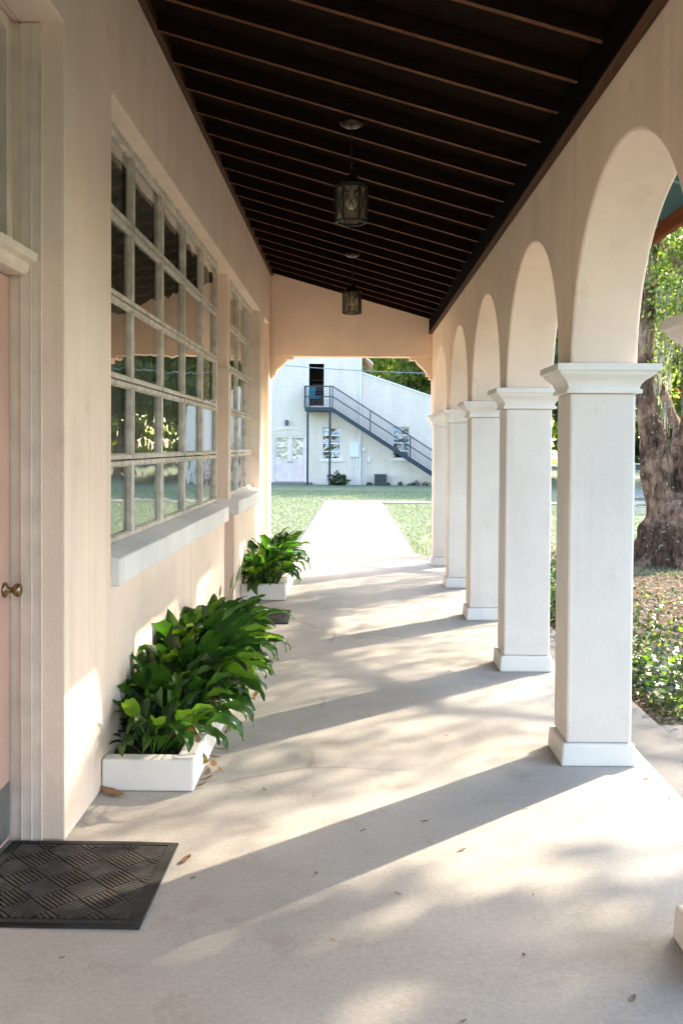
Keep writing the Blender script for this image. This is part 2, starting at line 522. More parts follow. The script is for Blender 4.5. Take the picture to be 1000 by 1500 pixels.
def leaf_quads(centers, size, aspect=.5, r=rng, flat=0.):
    """diamond shaped leaves with random orientation; flat: 0 = any, 1 = lying"""
    n = len(centers)
    d = r.normal(size=(n, 3)); d[:, 2] *= (1 - flat)
    d /= np.linalg.norm(d, axis=1)[:, None] + 1e-9
    u = r.normal(size=(n, 3)); 
    if flat:
        u[:, :2] *= (1 - flat * .8); u[:, 2] = np.abs(u[:, 2]) + flat
    w = np.cross(d, u); w /= np.linalg.norm(w, axis=1)[:, None] + 1e-9
    s = (size * r.uniform(.65, 1.35, n))[:, None]
    nn = np.cross(d, w)
    bend = nn * s * .12
    a = centers - d * s * .5
    c = centers + d * s * .5
    b = centers + w * s * aspect * .5 + bend + d * s * .05
    e = centers - w * s * aspect * .5 + bend + d * s * .05
    return np.stack([a, b, c, e], 1).reshape(-1, 3)

def grid_wall(mb, us, vs, solid, P, mi=0):
    """wall with rectangular holes; P(u, v, side) gives a point, side 0 front / 1 back; solid(u, v) tests a cell centre"""
    nu, nv = len(us) - 1, len(vs) - 1
    S_ = [[solid((us[i] + us[i + 1]) / 2, (vs[j] + vs[j + 1]) / 2) for j in range(nv)] for i in range(nu)]
    idx = {}
    def V(i, j, k):
        if (i, j, k) not in idx:
            idx[(i, j, k)] = len(mb.v); mb.v.append(tuple(P(us[i], vs[j], k)))
        return idx[(i, j, k)]
    def ok(i, j):
        return 0 <= i < nu and 0 <= j < nv and S_[i][j]
    for i in range(nu):
        for j in range(nv):
            if not S_[i][j]:
                continue
            q = [(V(i, j, 0), V(i + 1, j, 0), V(i + 1, j + 1, 0), V(i, j + 1, 0)), (V(i, j, 1), V(i, j + 1, 1), V(i + 1, j + 1, 1), V(i + 1, j, 1))]
            if not ok(i - 1, j): q.append((V(i, j, 0), V(i, j + 1, 0), V(i, j + 1, 1), V(i, j, 1)))
            if not ok(i + 1, j): q.append((V(i + 1, j, 0), V(i + 1, j, 1), V(i + 1, j + 1, 1), V(i + 1, j + 1, 0)))
            if not ok(i, j - 1): q.append((V(i, j, 0), V(i, j, 1), V(i + 1, j, 1), V(i + 1, j, 0)))
            if not ok(i, j + 1): q.append((V(i, j + 1, 0), V(i + 1, j + 1, 0), V(i + 1, j + 1, 1), V(i, j + 1, 1)))
            mb.f += q; mb.mi += [mi] * len(q)

def gz(x, y):
    """terrain height"""
    t = min(1, max(0, (y - 14) / 34))
    a = min(1, max(0, (x - 1.0) / .6)); a = a * a * (3 - 2 * a)
    b = min(1, max(0, (y - 12.6) / 7)); b = b * b * (3 - 2 * b)
    return -.03 - .33 * t - .17 * a * (1 - b)

# ------------------------------------------------------------------ ground, path, porch floor
Y0, Y1 = -2.2, 13.30            # porch ends
XW, XP = -1.094, 1.028          # wall face, arcade inner face
xs = [-300, -120, -60, -30, -15, -8, -4, -2, 0, .6, .8, 1.0, 1.1, 1.2, 1.3, 1.4, 1.5, 1.6, 1.8, 2.4, 3, 4, 6, 8, 12, 16, 22, 30, 60, 120, 300]
ys = [-300, -120, -60, -30, -12, -4, 0, 4, 8, 11, 12.6, 13.6, 14.6, 15.6, 17, 18.5, 20, 24, 28, 32, 36, 40, 44, 48, 60, 90, 150, 300]
mb = MB()
for j, y in enumerate(ys):
    for i, x in enumerate(xs):
        mb.v.append((x, y, gz(x, y)))
nx = len(xs)
for j in range(len(ys) - 1):
    for i in range(nx - 1):
        mb.f.append((j * nx + i, j * nx + i + 1, (j + 1) * nx + i + 1, (j + 1) * nx + i)); mb.mi.append(0)
mb.build('ground', M['ground'], smooth=True, kind='structure')

MB().box(-1.5, 1.44, Y0, Y1, -.28, 0).build('porch_floor', M['concrete'], bevel=.008, kind='structure')
MB().box(1.444, 1.80, Y0, 13.1, -.28, -.10).build('porch_step', M['path'], bevel=.008, kind='structure')
MB().box(1.804, 9.0, 4.10, 6.02, -.30, -.155).build('side_walk', M['path'], bevel=.008, kind='structure')

def drape(name, poly_l, poly_r, ys_, mat, dz, gap=.012):
    mb = MB()
    for ya, yb in zip(ys_, ys_[1:]):
        o = len(mb.v)
        for y in (ya + gap / 2, yb - gap / 2):
            l, r = poly_l(y), poly_r(y)
            zl, zr = gz(l, y) + dz, gz(r, y) + dz
            mb.v += [(l, y, zl - .12), (l, y, zl), ((l + r) / 2, y, gz((l + r) / 2, y) + dz), (r, y, zr), (r, y, zr - .12)]
        for i in range(4):
            mb.f.append((o + i, o + i + 1, o + 6 + i, o + 5 + i)); mb.mi.append(0)
    return mb.build(name, mat, kind='structure')
flare = lambda y: max(0, (14.3 - y)) * .45
drape('path', lambda y: -.86 - flare(y), lambda y: .88 + flare(y), [13.31, 13.8, 14.3, 15.8, 17.3, 18.8, 20.3, 21.8, 23.3, 24.8, 26.3, 27.8, 29.3, 31.0], M['path'], .024)
drape('cross_path', lambda y: .9, lambda y: 30, [29.4, 31.0], M['path'], .020)
mb = MB()
for j, y in enumerate((33, 39)):
    for x in (9, 30, 80, 200):
        mb.v.append((x, y + x * .06, gz(x, y) + .03))
for i in range(3):
    mb.f.append((i, i + 1, 4 + i + 1, 4 + i)); mb.mi.append(0)
mb.build('road', M['asphalt'], kind='structure')

# ------------------------------------------------------------------ the arcaded building
bld = empty('stucco_building', (0, 5, 0), 'cream stucco building with a long arched porch, paned windows and dark raftered ceiling', 'building')
zR = lambda x: 3.118 - .287 * (x - XP)      # underside of the rafters
RH = .08
# --- left wall with its openings
OPEN = [(2.78, 3.773, 0, 3.105), (4.50, 11.70, 1.0, 3.10), (8.50, 9.20, 0, 3.10), (12.18, 12.86, 0, 3.09)]
us = sorted({Y0, Y1 - .02, *[a for o in OPEN for a in o[:2]]})
vs = sorted({0., .93, 3.09, 3.10, 3.105, 3.95, 1.0})
mb = MB()
def wsolid(u, v):
    for a, b, c, d in OPEN:
        if a < u < b and c < v < d:
            return False
    return not (4.5 < u < 8.5 and .93 < v < 1.0 or 9.2 < u < 11.7 and .93 < v < 1.0)
grid_wall(mb, us, vs, wsolid, lambda u, v, k: (XW - (.17 if k else 0), u, v))
mb.build('wall', M['stucco'], bld, bevel=.012)
# second skin behind, window plane posts and niches (butt against the front skin)
mb = MB()
mb.box(-1.36, -1.268, 3.775, 4.50, .0, 3.95).box(-1.36, -1.268, Y0, 2.78, 0, 3.95)
mb.box(-1.36, -1.268, 11.72, Y1 - .02, 0, 3.95)
mb.box(-1.36, -1.268, 2.785, 3.77, 3.11, 3.95).box(-1.36, -1.268, 4.5, 11.72, 3.115, 3.95).box(-1.36, -1.268, 4.5, 8.5, 0, 1.0).box(-1.36, -1.268, 9.215, 11.72, 0, 1.0)
mb.build('inner_wall', M['stucco'], bld)
mb = MB()
mb.box(-1.264, -1.165, 9.215, 9.40, 1.0, 3.098)       # jamb post beside the second window
mb.box(-1.264, -1.150, 9.206, 9.40, 1.002, 2.19)
mb.build('door_jamb', M['stucco'], bld, bevel=.006)
MB().prism([(-1.268, 2.19), (-1.138, 2.19), (-1.138, 2.205), (-1.16, 2.245), (-1.268, 2.245)], 9.195, 9.40).build('jamb_ledge', M['casing'], bld, bevel=.003)
mb = MB()   # recessed second door (set back between the windows) and end niche panel
mb.box(-1.335, -1.295, 8.504, 9.196, .01, 2.17)
d2 = mb.build('door', M['door'], bld, bevel=.003)
MB().box(-1.34, -1.295, 8.504, 9.196, 2.175, 2.25).box(-1.34, -1.31, 8.504, 9.196, 2.25, 3.10).build('transom', M['casing'], bld)
MB().box(-1.34, -1.285, 12.184, 12.856, 0.01, 3.085).build('niche_panel', M['casing'], bld)

# --- sills
def sill(a, b, seed):
    r = random.Random(seed)
    mb = MB()
    n = max(3, int((b - a) / .35))
    for i in range(n + 1):
        y = a + (b - a) * i / n
        j = r.uniform(-.004, .004)
        mb.v += [(-1.26, y, .95), (-1.26, y, 1.035), (-1.17, y, 1.028), (-1.05 + j, y, 1.000 + j), (-1.05 + j * .6, y, .878 + j), (-1.096, y, .872)]
    for i in range(n):
        for k in range(6):
            mb.f.append((i * 6 + k, i * 6 + (k + 1) % 6, i * 6 + 6 + (k + 1) % 6, i * 6 + 6 + k)); mb.mi.append(0)
    mb.f += [tuple(range(5, -1, -1)), tuple(n * 6 + k for k in range(6))]; mb.mi += [0, 0]
    return mb.build('sill', M['white'], bld, bevel=.008)
sill(4.503, 8.44, 1)
sill(9.17, 11.695, 2)

# --- windows: each cell is a hinged sash with one pane
SW, SH, SD = .808, .403, .030
XS = -1.185
sm = MB()
t = .025
sm.box(-SD, 0, 0, SW, 0, t).box(-SD, 0, 0, SW, SH - t, SH).box(-SD, 0, 0, t, t + .0005, SH - t - .0005).box(-SD, 0, SW - t, SW, t + .0005, SH - t - .0005)
sm.box(-SD + .010, -.010, t, SW - t, t, t + .006).box(-SD + .010, -.010, t, SW - t, SH - t - .006, SH - t)
sash_me = sm.mesh('sash', [M['sash']])
pane_me = MB().box(-.024, -.020, t - .004, SW - t + .004, t - .004, SH - t + .004).mesh('pane', [M['glass']])
def window(ya, ncol, label):
    w = bpy.data.objects.new('window', None)
    w.location = Vector((XS, ya, 1.03)) - wloc(bld)
    link(w, bld, label=label)
    pitch, rp = SW + .014, SH + .008
    mb = MB()
    z0, z1 = 1.03, 1.03 + 5 * rp + .004
    for c in range(ncol + 1):
        y = ya + c * pitch
        mb.box(XS - .062, XS - .016, y - .016, y + .006, z0, z1)
    mb.box(XS - .066, XS - .064, ya - .01, ya + ncol * pitch, z0, z0 + .01)
    mb.build('mullion', M['mullion'], w)
    mb = MB()
    mb.box(XS - .07, XS - .004, ya - .05, ya - .018, z0, z1 + .03).box(XS - .07, XS - .004, ya + ncol * pitch + .008, ya + ncol * pitch + .045, z0, z1 + .03)
    mb.box(XS - .07, XS + .006, ya - .017, ya + ncol * pitch + .007, z1 + .001, z1 + .03)
    mb.build('frame', M['sash'], w, bevel=.003)
    for c in range(ncol):
        for k in range(5):
            for nm, me in (('sash', sash_me), ('pane', pane_me)):
                o = bpy.data.objects.new(nm, me)
                o.location = (random.uniform(-.003, .003), c * pitch, k * rp + .002)
                o.rotation_euler = (0, 0, random.uniform(-.003, .003)) if nm == 'pane' else (0, 0, 0)
                link(o, w)
                if nm == 'sash':
                    b = o.modifiers.new('bevel', 'BEVEL'); b.width = .003; b.segments = 1
    return w
window(4.555, 5, 'wide window of five columns of paned sashes')
window(9.42, 3, 'window of three columns beyond the recessed door')

# --- room behind the glass
mb = MB()
mb.box(-6.1, -6.0, 3.9, 12.4, 0, 1.0).box(-6.1, -6.0, 3.9, 12.4, 3.0, 3.9).box(-6.1, -6.0, 3.9, 6.0, 1.0, 3.0).box(-6.1, -6.0, 10.5, 12.4, 1.0, 3.0).box(-6.0, -1.40, 3.9, 4.0, 0, 3.9).box(-6.0, -1.40, 12.3, 12.4, 0, 3.9).box(-6.0, -1.40, 4.0, 12.3, -.02, .0).box(-6.1, -1.37, 3.9, 12.4, 3.91, 4.0)  # unseen back wall left open in the middle to let daylight brighten the room
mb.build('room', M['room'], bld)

# --- near door: slab, knob, kick plate, casings, transom
DX = -1.300
door = MB().box(DX - .044, DX, 2.80, 3.765, .012, 2.15).build('door', M['door'], bld, bevel=.003, label='pink painted door with a grey kick plate and round knob')
MB().box(DX + .0005, DX + .004, 2.84, 3.75, .03, .235).build('kick_plate', M['steel'], door, bevel=.001)
kn = MB().lathe([(.029, 0), (.029, .006), (.023, .011), (.011, .015), (.010, .030), (.014, .034), (.023, .040), (.026, .050), (.025, .060), (.015, .065)], 'x', (DX, 3.700, .973), 20)
kn.build('knob', M['brass'], door, smooth=True)
mb = MB()
mb.box(-1.36, -1.258, 3.735 + .032, 3.7729, 0.0, 3.10)
mb.box(-1.258, -1.214, 3.757, 3.7729, 0, 3.10)
mb.box(-1.214, -1.178, 3.764, 3.7729, 0, 3.10)
mb.box(-1.2565, -1.2515, 3.7535, 3.757, 0, 2.15).box(-1.2195, -1.2145, 3.7535, 3.757, 0, 3.10).box(-1.1845, -1.1785, 3.7605, 3.764, 0, 3.10)
mb.box(-1.36, -1.258, 2.781, 2.80, 0, 3.10)
mb.build('door_casing', M['casing'], bld, bevel=.002)
tr = MB().prism([(-1.345, 2.155), (-1.235, 2.155), (-1.222, 2.17), (-1.218, 2.195), (-1.192, 2.205), (-1.188, 2.235), (-1.345, 2.247)], 2.80, 3.752).build('transom', M['casing'], bld, bevel=.002)
mb = MB()
mb.box(-1.345, -1.285, 3.70, 3.766, 2.25, 3.10).box(-1.345, -1.285, 2.80, 2.85, 2.25, 3.10).box(-1.345, -1.285, 2.85, 3.70, 3.05, 3.10).box(-1.345, -1.285, 2.85, 3.70, 2.25, 2.285)
mb.build('frame', M['casing'], tr, bevel=.004)
MB().box(-1.332, -1.326, 2.84, 3.71, 2.27, 3.07).build('pane', M['frost'], tr)
MB().box(-2.0, -1.98, 2.2, 4.2, 0, 3.9).box(-1.98, -1.37, 2.2, 2.22, 0, 3.9).box(-1.98, -1.37, 3.84, 3.86, 0, 3.9).build('vestibule', M['dark'], bld)

# --- arcade: piers, arches
PY0, PITCH, PD = 4.748, 1.986, .29
ks = range(-3, 5)
XPO = 1.345
SPR, RY, RZ = 1.915, (PITCH - PD) / 2, .79
pier_ys = [PY0 + PITCH * k for k in ks]
mb = MB()
def arc_col(y):
    """list of (y, z_bottom) samples along the arcade wall"""
prof = []
prof.append((pier_ys[0] - .05, SPR)); prof.append((pier_ys[0] + PD, SPR))
for a in pier_ys[:-1]:
    ya = a + PD
    for i in range(1, 48):
        th = math.pi * i / 48
        prof.append((ya + RY - RY * math.cos(th), SPR + RZ * math.sin(th)))
    b = a + PITCH
    prof.append((b, SPR)); prof.append((b + PD, SPR))
prof.append((Y1 - .02, SPR))
ti, to = zR(XP) + .10, zR(XPO) + .10
n = len(prof)
for y, z in prof:
    mb.v += [(XP, y, z), (XPO, y, z), (XPO, y, to), (XP, y, ti)]
for i in range(n - 1):
    for k in range(4):
        a, b = i * 4 + k, i * 4 + (k + 1) % 4
        mb.f.append((a, b, b + 4, a + 4)); mb.mi.append(0)
mb.f += [(3, 2, 1, 0), tuple((n - 1) * 4 + k for k in range(4))]; mb.mi += [0, 0]
arc = mb.build('arcade_wall', M['stucco'], bld, bevel=.014)

sx0, sx1 = XP, 1.340
base_me = MB().add([(sx0 - .028, -.028, 0), (sx1 + .014, -.028, 0), (sx1 + .014, PD + .028, 0), (sx0 - .028, PD + .028, 0),
                    (sx0 - .020, -.022, .105), (sx1 + .010, -.022, .105), (sx1 + .010, PD + .022, .105), (sx0 - .020, PD + .022, .105)],
                   [(0, 3, 2, 1), (4, 5, 6, 7), (0, 1, 5, 4), (1, 2, 6, 5), (2, 3, 7, 6), (3, 0, 4, 7)]).mesh('base', [M['white']])
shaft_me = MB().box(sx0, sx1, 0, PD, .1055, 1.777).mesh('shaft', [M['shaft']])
cp = MB()
lv = [(1.7775, .0), (1.7776, .020), (1.7975, .020), (1.798, .011), (1.808, .012), (1.822, .017), (1.838, .028), (1.852, .044), (1.863, .056), (1.872, .061), (1.8805, .062), (1.881, .076), (1.9125, .076), (1.9145, .073)]
for z, o in lv:
    cp.v += [(sx0 - o, -o, z), (sx1 + o * 1.3, -o, z), (sx1 + o * 1.3, PD + o, z), (sx0 - o, PD + o, z)]
for i in range(len(lv) - 1):
    for k in range(4):
        cp.f.append((i * 4 + k, i * 4 + (k + 1) % 4, i * 4 + 4 + (k + 1) % 4, i * 4 + 4 + k)); cp.mi.append(0)
cp.f += [(3, 2, 1, 0), tuple(len(lv) * 4 - 4 + k for k in range(4))]; cp.mi += [0, 0]
cap_me = cp.mesh('capital', [M['white']])
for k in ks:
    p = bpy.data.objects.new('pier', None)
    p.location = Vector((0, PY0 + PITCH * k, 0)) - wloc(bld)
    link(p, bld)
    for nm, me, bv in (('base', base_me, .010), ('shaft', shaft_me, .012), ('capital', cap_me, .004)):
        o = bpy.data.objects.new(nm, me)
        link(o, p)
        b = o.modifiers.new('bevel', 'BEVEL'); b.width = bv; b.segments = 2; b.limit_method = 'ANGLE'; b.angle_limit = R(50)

# --- end beam with scrolled brackets
mb = MB()
mb.prism([(XW + .002, 2.69), (XP - .002, 2.69), (XP - .002, zR(XP) + .095), (XW + .002, zR(XW) + .095)], 13.08, Y1 - .03)
beam = mb.build('end_beam', M['stucco'], bld, bevel=.008)
bp = [(0, 0), (.295, 0), (.295, -.038), (.215, -.038)]
for i in range(9):
    a = i / 8
    bp.append((.205 - .02 * a - .105 * (a * a * (3 - 2 * a)), -.052 - .145 * a))
bp += [(.070, -.205), (.070, -.245), (.035, -.245), (.035, -.288), (0, -.288)]
for sgn, x0 in ((1, XW + .002), (-1, XP - .002)):
    poly = [(x0 + sgn * a, 2.688 + b) for a, b in bp]
    MB().prism(poly, 13.09, Y1 - .04).build('bracket', M['stucco'], beam, bevel=.004)

# --- ceiling: boards, rafters, trims, eave
RX0, RX1 = XW + .05, XP - .05
mb = MB()
nb = 13
for i in range(nb):     # boards run along the porch
    xa, xb = -1.38 + (XPO + 1.38) * i / nb, -1.38 + (XPO + 1.38) * (i + 1) / nb - .0012
    mb.prism([(xa, zR(xa) + RH), (xb, zR(xb) + RH), (xb, zR(xb) + RH + .03), (xa, zR(xa) + RH + .03)], Y0, Y1)
ceil = mb.build('ceiling', M['deck'], bld)
raf = MB()
w = .034
for xa, xb, za, zb in ((RX0, RX1, 0, 0),):
    raf.add([(xa, -w / 2, zR(xa)), (xb, -w / 2, zR(xb)), (xb, w / 2, zR(xb)), (xa, w / 2, zR(xa)),
             (xa, -w / 2, zR(xa) + RH - .002), (xb, -w / 2, zR(xb) + RH - .002), (xb, w / 2, zR(xb) + RH - .002), (xa, w / 2, zR(xa) + RH - .002)],
            [(0, 3, 2, 1)], 1)
    raf.f += [(4, 5, 6, 7), (0, 1, 5, 4), (1, 2, 6, 5), (2, 3, 7, 6), (3, 0, 4, 7)]; raf.mi += [0] * 5
raf_me = raf.mesh('rafter', [M['rafter'], M['batten']])
yr = 4.44 - .433 * 19
while yr < 13.0:
    if yr > Y0 + .1:
        o = bpy.data.objects.new('rafter', raf_me)
        o.location = Vector((0, yr + random.uniform(-.006, .006), random.uniform(-.004, .003))) - wloc(bld)
        link(o, ceil)
    yr += .433
MB().box(XP - .046, XP - .002, Y0, 13.078, 3.002, zR(XP) + .07).build('ceiling_trim', M['ledger'], bld)
MB().box(XP - .050, XP - .002, Y0, 13.078, 2.988, 3.001).build('ceiling_trim', M['trim'], bld, bevel=.003)
MB().box(XW + .002, XW + .040, Y0, 13.078, 3.742, zR(XW) + .095).build('ceiling_trim', M['trim'], bld, bevel=.003)
xe = 1.86
MB().prism([(-1.38, zR(-1.38) + RH + .035), (xe + .05, zR(xe + .05) + RH + .035), (xe + .05, zR(xe + .05) + RH + .09), (-1.38, zR(-1.38) + RH + .09)], Y0, Y1 + .25).build('roof', M['roofm'], bld)
MB().prism([(XPO + .003, zR(XPO) + .02), (xe, zR(xe) + .02), (xe, zR(xe) + .05), (XPO + .003, zR(XPO) + .05)], Y0, Y1 + .2).build('eave_soffit', M['teal'], bld)
tm = MB().prism([(XPO + .004, zR(XPO) - .004), (xe - .002, zR(xe) - .004), (xe - .002, zR(xe) + .018), (XPO + .004, zR(XPO) + .018)], -.022, .022)
tail_me = tm.mesh('rafter_tail', [M['teal_edge']])
yr = 4.44 - .866 * 8
while yr < 13.3:
    o = bpy.data.objects.new('rafter_tail', tail_me)
    o.location = Vector((0, yr, 0)) - wloc(bld)
    link(o, bld)
    yr += .866
MB().box(xe, xe + .035, Y0, Y1 + .22, zR(xe) - .075, zR(xe) + RH + .03).build('fascia', M['fascia'], bld, bevel=.003)

# ------------------------------------------------------------------ lanterns
def lantern(x, y, rz, label):
    zt = zR(x)
    t_ = empty('pendant_lantern', (x, y, zt), label, 'lantern', 'black hexagonal lanterns hanging from the porch ceiling', 0)
    MB().lathe([(.066, -.002), (.072, -.012), (.066, -.024), (.045, -.036), (.014, -.045)], 'z', (x, y, zt), 20).build('canopy', M['canopy'], t_, smooth=True)
    zb, zh = 2.825, 3.035
    mb = MB()
    ztop = zh + .085
    L_ = zt - .045 - ztop
    nl = int(L_ / .028)
    for i in range(nl):
        za = ztop + L_ * (i + .5) / nl
        a = (math.pi / 2) * (i % 2) + .4
        pts = [(x + math.cos(a) * .008 * math.cos(q), y + math.sin(a) * .008 * math.cos(q), za + .019 * math.sin(q)) for q in [2 * math.pi * j / 10 for j in range(11)]]
        mb.tube(pts, .0026, 5, cap=False)
    mb.build('chain', M['iron'], t_, kind='stuff')
    rad = .092
    P6 = [(x + rad * math.cos(rz + math.pi / 3 * i), y + rad * math.sin(rz + math.pi / 3 * i)) for i in range(6)]
    mb = MB()
    for i in range(6):
        a, b = P6[i], P6[(i + 1) % 6]
        mb.bar((*a, zb), (*a, zh), .011)
        mb.bar((*a, zb + .005), (*b, zb + .005), .009, .012)
        mb.bar((*a, zh - .005), (*b, zh - .005), .009, .012)
        m0 = .93
        A = (x + (a[0] - x) * 1.01, y + (a[1] - y) * 1.01); B = (x + (b[0] - x) * 1.01, y + (b[1] - y) * 1.01)
        mb.bar((*A, zb + .01), (*B, zh - .01), .0045)
        mb.bar((*A, zh - .01), (*B, zb + .01), .0045)
    # stepped hexagonal roof
    mb.lathe([(.088, zh), (.092, zh + .008), (.066, zh + .028), (.040, zh + .046), (.034, zh + .062), (.012, zh + .070), (.010, zh + .085)], 'z', (x, y, 0), 12)
    mb.build('frame', M['iron'], t_, bevel=.001)
    for i in range(6):
        a, b = P6[i], P6[(i + 1) % 6]
        s_ = .955
        q = [(x + (p[0] - x) * f, y + (p[1] - y) * f) for f in (s_, s_ - .02) for p in (a, b)]
        pm = MB().add([(*q[0], zb + .01), (*q[1], zb + .01), (*q[1], zh - .008), (*q[0], zh - .008), (*q[2], zb + .01), (*q[3], zb + .01), (*q[3], zh - .008), (*q[2], zh - .008)],
                      [(0, 3, 2, 1), (4, 5, 6, 7), (0, 1, 5, 4), (1, 2, 6, 5), (2, 3, 7, 6), (3, 0, 4, 7)])
        pm.build('pane', M['smoke'], t_)
    MB().lathe([(.012, .17), (.012, .125), (.014, .12), (.024, .10), (.030, .08), (.028, .06), (.018, .047), (.004, .043)], 'z', (x, y, zb + .035), 14).build('bulb', M['bulb'], t_, smooth=True)
    return t_
lantern(-.02, 5.86, 0.0, 'larger looking black hexagonal lantern with a pale bulb, hung nearer the door')
lantern(-.02, 9.86, .24, 'smaller looking black hexagonal lantern hung in front of the tan end beam')

# ------------------------------------------------------------------ door mats
def doormat(x0, x1, y0, y1, rz, label, ribs=True):
    cx, cy = (x0 + x1) / 2, (y0 + y1) / 2
    t_ = empty('doormat', (cx, cy, 0), label, 'doormat', None, rz)
    hx, hy = (x1 - x0) / 2, (y1 - y0) / 2
    def L(mb, name, mat, **k):
        o = bpy.data.objects.new(name, mb.mesh(name, mat)); link(o, t_, **k); return o
    mb = MB()
    nx_, ny_ = 14, 14
    def zt(u, v):
        return .009 + .0025 * math.sin(u * 2.3 + v) + .004 * max(0, abs(u) - .8) * 5 * math.sin(v * 3) ** 2
    for s_ in (0, 1):
        for j in range(ny_ + 1):
            for i in range(nx_ + 1):
                u, v = -1 + 2 * i / nx_, -1 + 2 * j / ny_
                mb.v.append((u * hx, v * hy, (zt(u, v) if s_ else .001)))
    W = nx_ + 1; T = W * (ny_ + 1)
    for j in range(ny_):
        for i in range(nx_):
            a = j * W + i
            mb.f += [(T + a, T + a + 1, T + a + W + 1, T + a + W), (a, a + W, a + W + 1, a + 1)]; mb.mi += [0, 0]
    ring = [i for i in range(nx_ + 1)] + [j * W + nx_ for j in range(1, ny_ + 1)] + [ny_ * W + i for i in range(nx_ - 1, -1, -1)] + [j * W for j in range(ny_ - 1, 0, -1)]
    for a, b in zip(ring, ring[1:] + ring[:1]):
        mb.f.append((a, b, T + b, T + a)); mb.mi.append(0)
    L(mb, 'backing', M['mat'])
    mb = MB()
    e = .045
    mb.box(-hx + .012, hx - .012, -hy + .012, -hy + .034, .0085, .0135).box(-hx + .012, hx - .012, hy - .034, hy - .012, .0085, .0135)
    mb.box(hx - .034, hx - .012, -hy + .036, hy - .036, .0085, .0135).box(-hx + .012, -hx + .034, -hy + .036, hy - .036, .0085, .0135)
    L(mb, 'border', M['mat'])
    if ribs:
        mb = MB()
        cell, nr = .112, 7
        c45 = math.sqrt(.5)
        for i in range(-8, 9):
            for j in range(-8, 9):
                for k in range(nr):
                    o = (k + .5) / nr * cell - cell / 2
                    a, b = ((-cell / 2 + .004, o), (cell / 2 - .004, o)) if (i + j) % 2 else ((o, -cell / 2 + .004), (o, cell / 2 - .004))
                    pts = []
                    for p in (a, b):
                        u, v = i * cell + p[0], j * cell + p[1]
                        pts.append(((u - v) * c45, (u + v) * c45))
                    # clip the rib to the inner field
                    lim = [(-hx + e, hx - e), (-hy + e, hy - e)]
                    (ax, ay), (bx, by) = pts
                    t0, t1 = 0, 1
                    for d in (0, 1):
                        p0, dd = (ax, ay)[d], (bx - ax, by - ay)[d]
                        if abs(dd) < 1e-9: continue
                        q = sorted(((lim[d][0] - p0) / dd, (lim[d][1] - p0) / dd))
                        t0, t1 = max(t0, q[0]), min(t1, q[1])
                    if t1 - t0 < .12: continue
                    A = (ax + (bx - ax) * t0, ay + (by - ay) * t0, .0115); B = (ax + (bx - ax) * t1, ay + (by - ay) * t1, .0115)
                    mb.bar(A, B, .0100, .006)
        L(mb, 'tread_ribs', M['matrib'], kind='stuff')
    return t_
doormat(-1.288, -.655, 3.080, 3.745, R(-.6), 'black rubber doormat with diagonal ribs at the foot of the pink door')
doormat(-1.09, -.55, 8.42, 9.10, R(1.5), 'small dark doormat beyond the long planter, mostly hidden by its leaves')

# ------------------------------------------------------------------ planters
def planter(y0, y1, x1, h, label):
    th = .085
    t_ = empty('planter', (XW + .2, y0, 0), label, 'planter')
    mb = MB()
    x0 = XW + .003
    mb.prism([(x0, y0), (x1, y0), (x1, y1), (x0, y1), (x0, y1 - th), (x1 - th, y1 - th), (x1 - th, y0 + th), (x0, y0 + th)], .001, h, 'xy')
    mb.build('curb', M['white'], t_, bevel=.010)
    mb = MB()
    nx_, ny_ = 5, 24
    r = random.Random(3)
    for j in range(ny_ + 1):
        for i in range(nx_ + 1):
            mb.v.append((x0 + .002 + (x1 - th - x0 - .004) * i / nx_, y0 + th + .002 + (y1 - y0 - 2 * th - .004) * j / ny_, h - .045 + r.uniform(-.012, .012)))
    for j in range(ny_):
        for i in range(nx_):
            a = j * (nx_ + 1) + i
            mb.f.append((a, a + 1, a + nx_ + 2, a + nx_ + 1)); mb.mi.append(0)
    mb.build('soil', M['soil'], t_, smooth=True)
    return t_
planter(4.318, 6.72, -.686, .142, 'long low white planter box at the foot of the wide window')
planter(9.72, 11.75, -.652, .155, 'short low white planter box beyond the recessed door')

# ------------------------------------------------------------------ lilies: each leaf is a part
def lily_leaf(elev, petiole, blade, width, droop, twist, seed, mat, wave=.006):
    r = random.Random(seed)
    mb = MB()
    # spine in the x-z plane
    pts = [(0, 0)]
    a = elev
    n1 = 4
    for i in range(n1):
        pts.append((pts[-1][0] + math.cos(a) * petiole / n1, pts[-1][1] + math.sin(a) * petiole / n1)); a -= .05 * droop
    n2 = 9
    for i in range(n2):
        pts.append((pts[-1][0] + math.cos(a) * blade / n2, pts[-1][1] + math.sin(a) * blade / n2)); a -= droop * (.10 + .05 * i / n2 * 2)
    mb.tube([(x, 0, z) for x, z in pts[:n1 + 1]], [.0045, .0042, .004, .0036, .003], 5)
    o = len(mb.v)
    for i in range(n2 + 1):
        t_ = i / n2
        w = width * .5 * (math.sin(math.pi * min(1, t_ ** .70)) ** .92) if 0 < t_ < 1 else .0015
        px, pz = pts[n1 + i]
        dx, dz = (pts[min(n1 + i + 1, n1 + n2)][0] - pts[n1 + i - 1][0], pts[min(n1 + i + 1, n1 + n2)][1] - pts[n1 + i - 1][1])
        l = math.hypot(dx, dz); nxn, nzn = -dz / l, dx / l
        for k in (-1, -.5, 0, .5, 1):
            lift = abs(k) * w * .42 + wave * math.sin(i * 1.9 + k * 2 + seed) * abs(k)
            tw = twist * t_ * k * w
            mb.v.append((px + nxn * (lift + tw), k * w, pz + nzn * (lift + tw)))
    for i in range(n2):
        for k in range(4):
            a_ = o + i * 5 + k
            mb.f.append((a_, a_ + 1, a_ + 6, a_ + 5)); mb.mi.append(0)
    return mb.mesh('leaf', [mat], smooth=True, fix=False)
LV = []
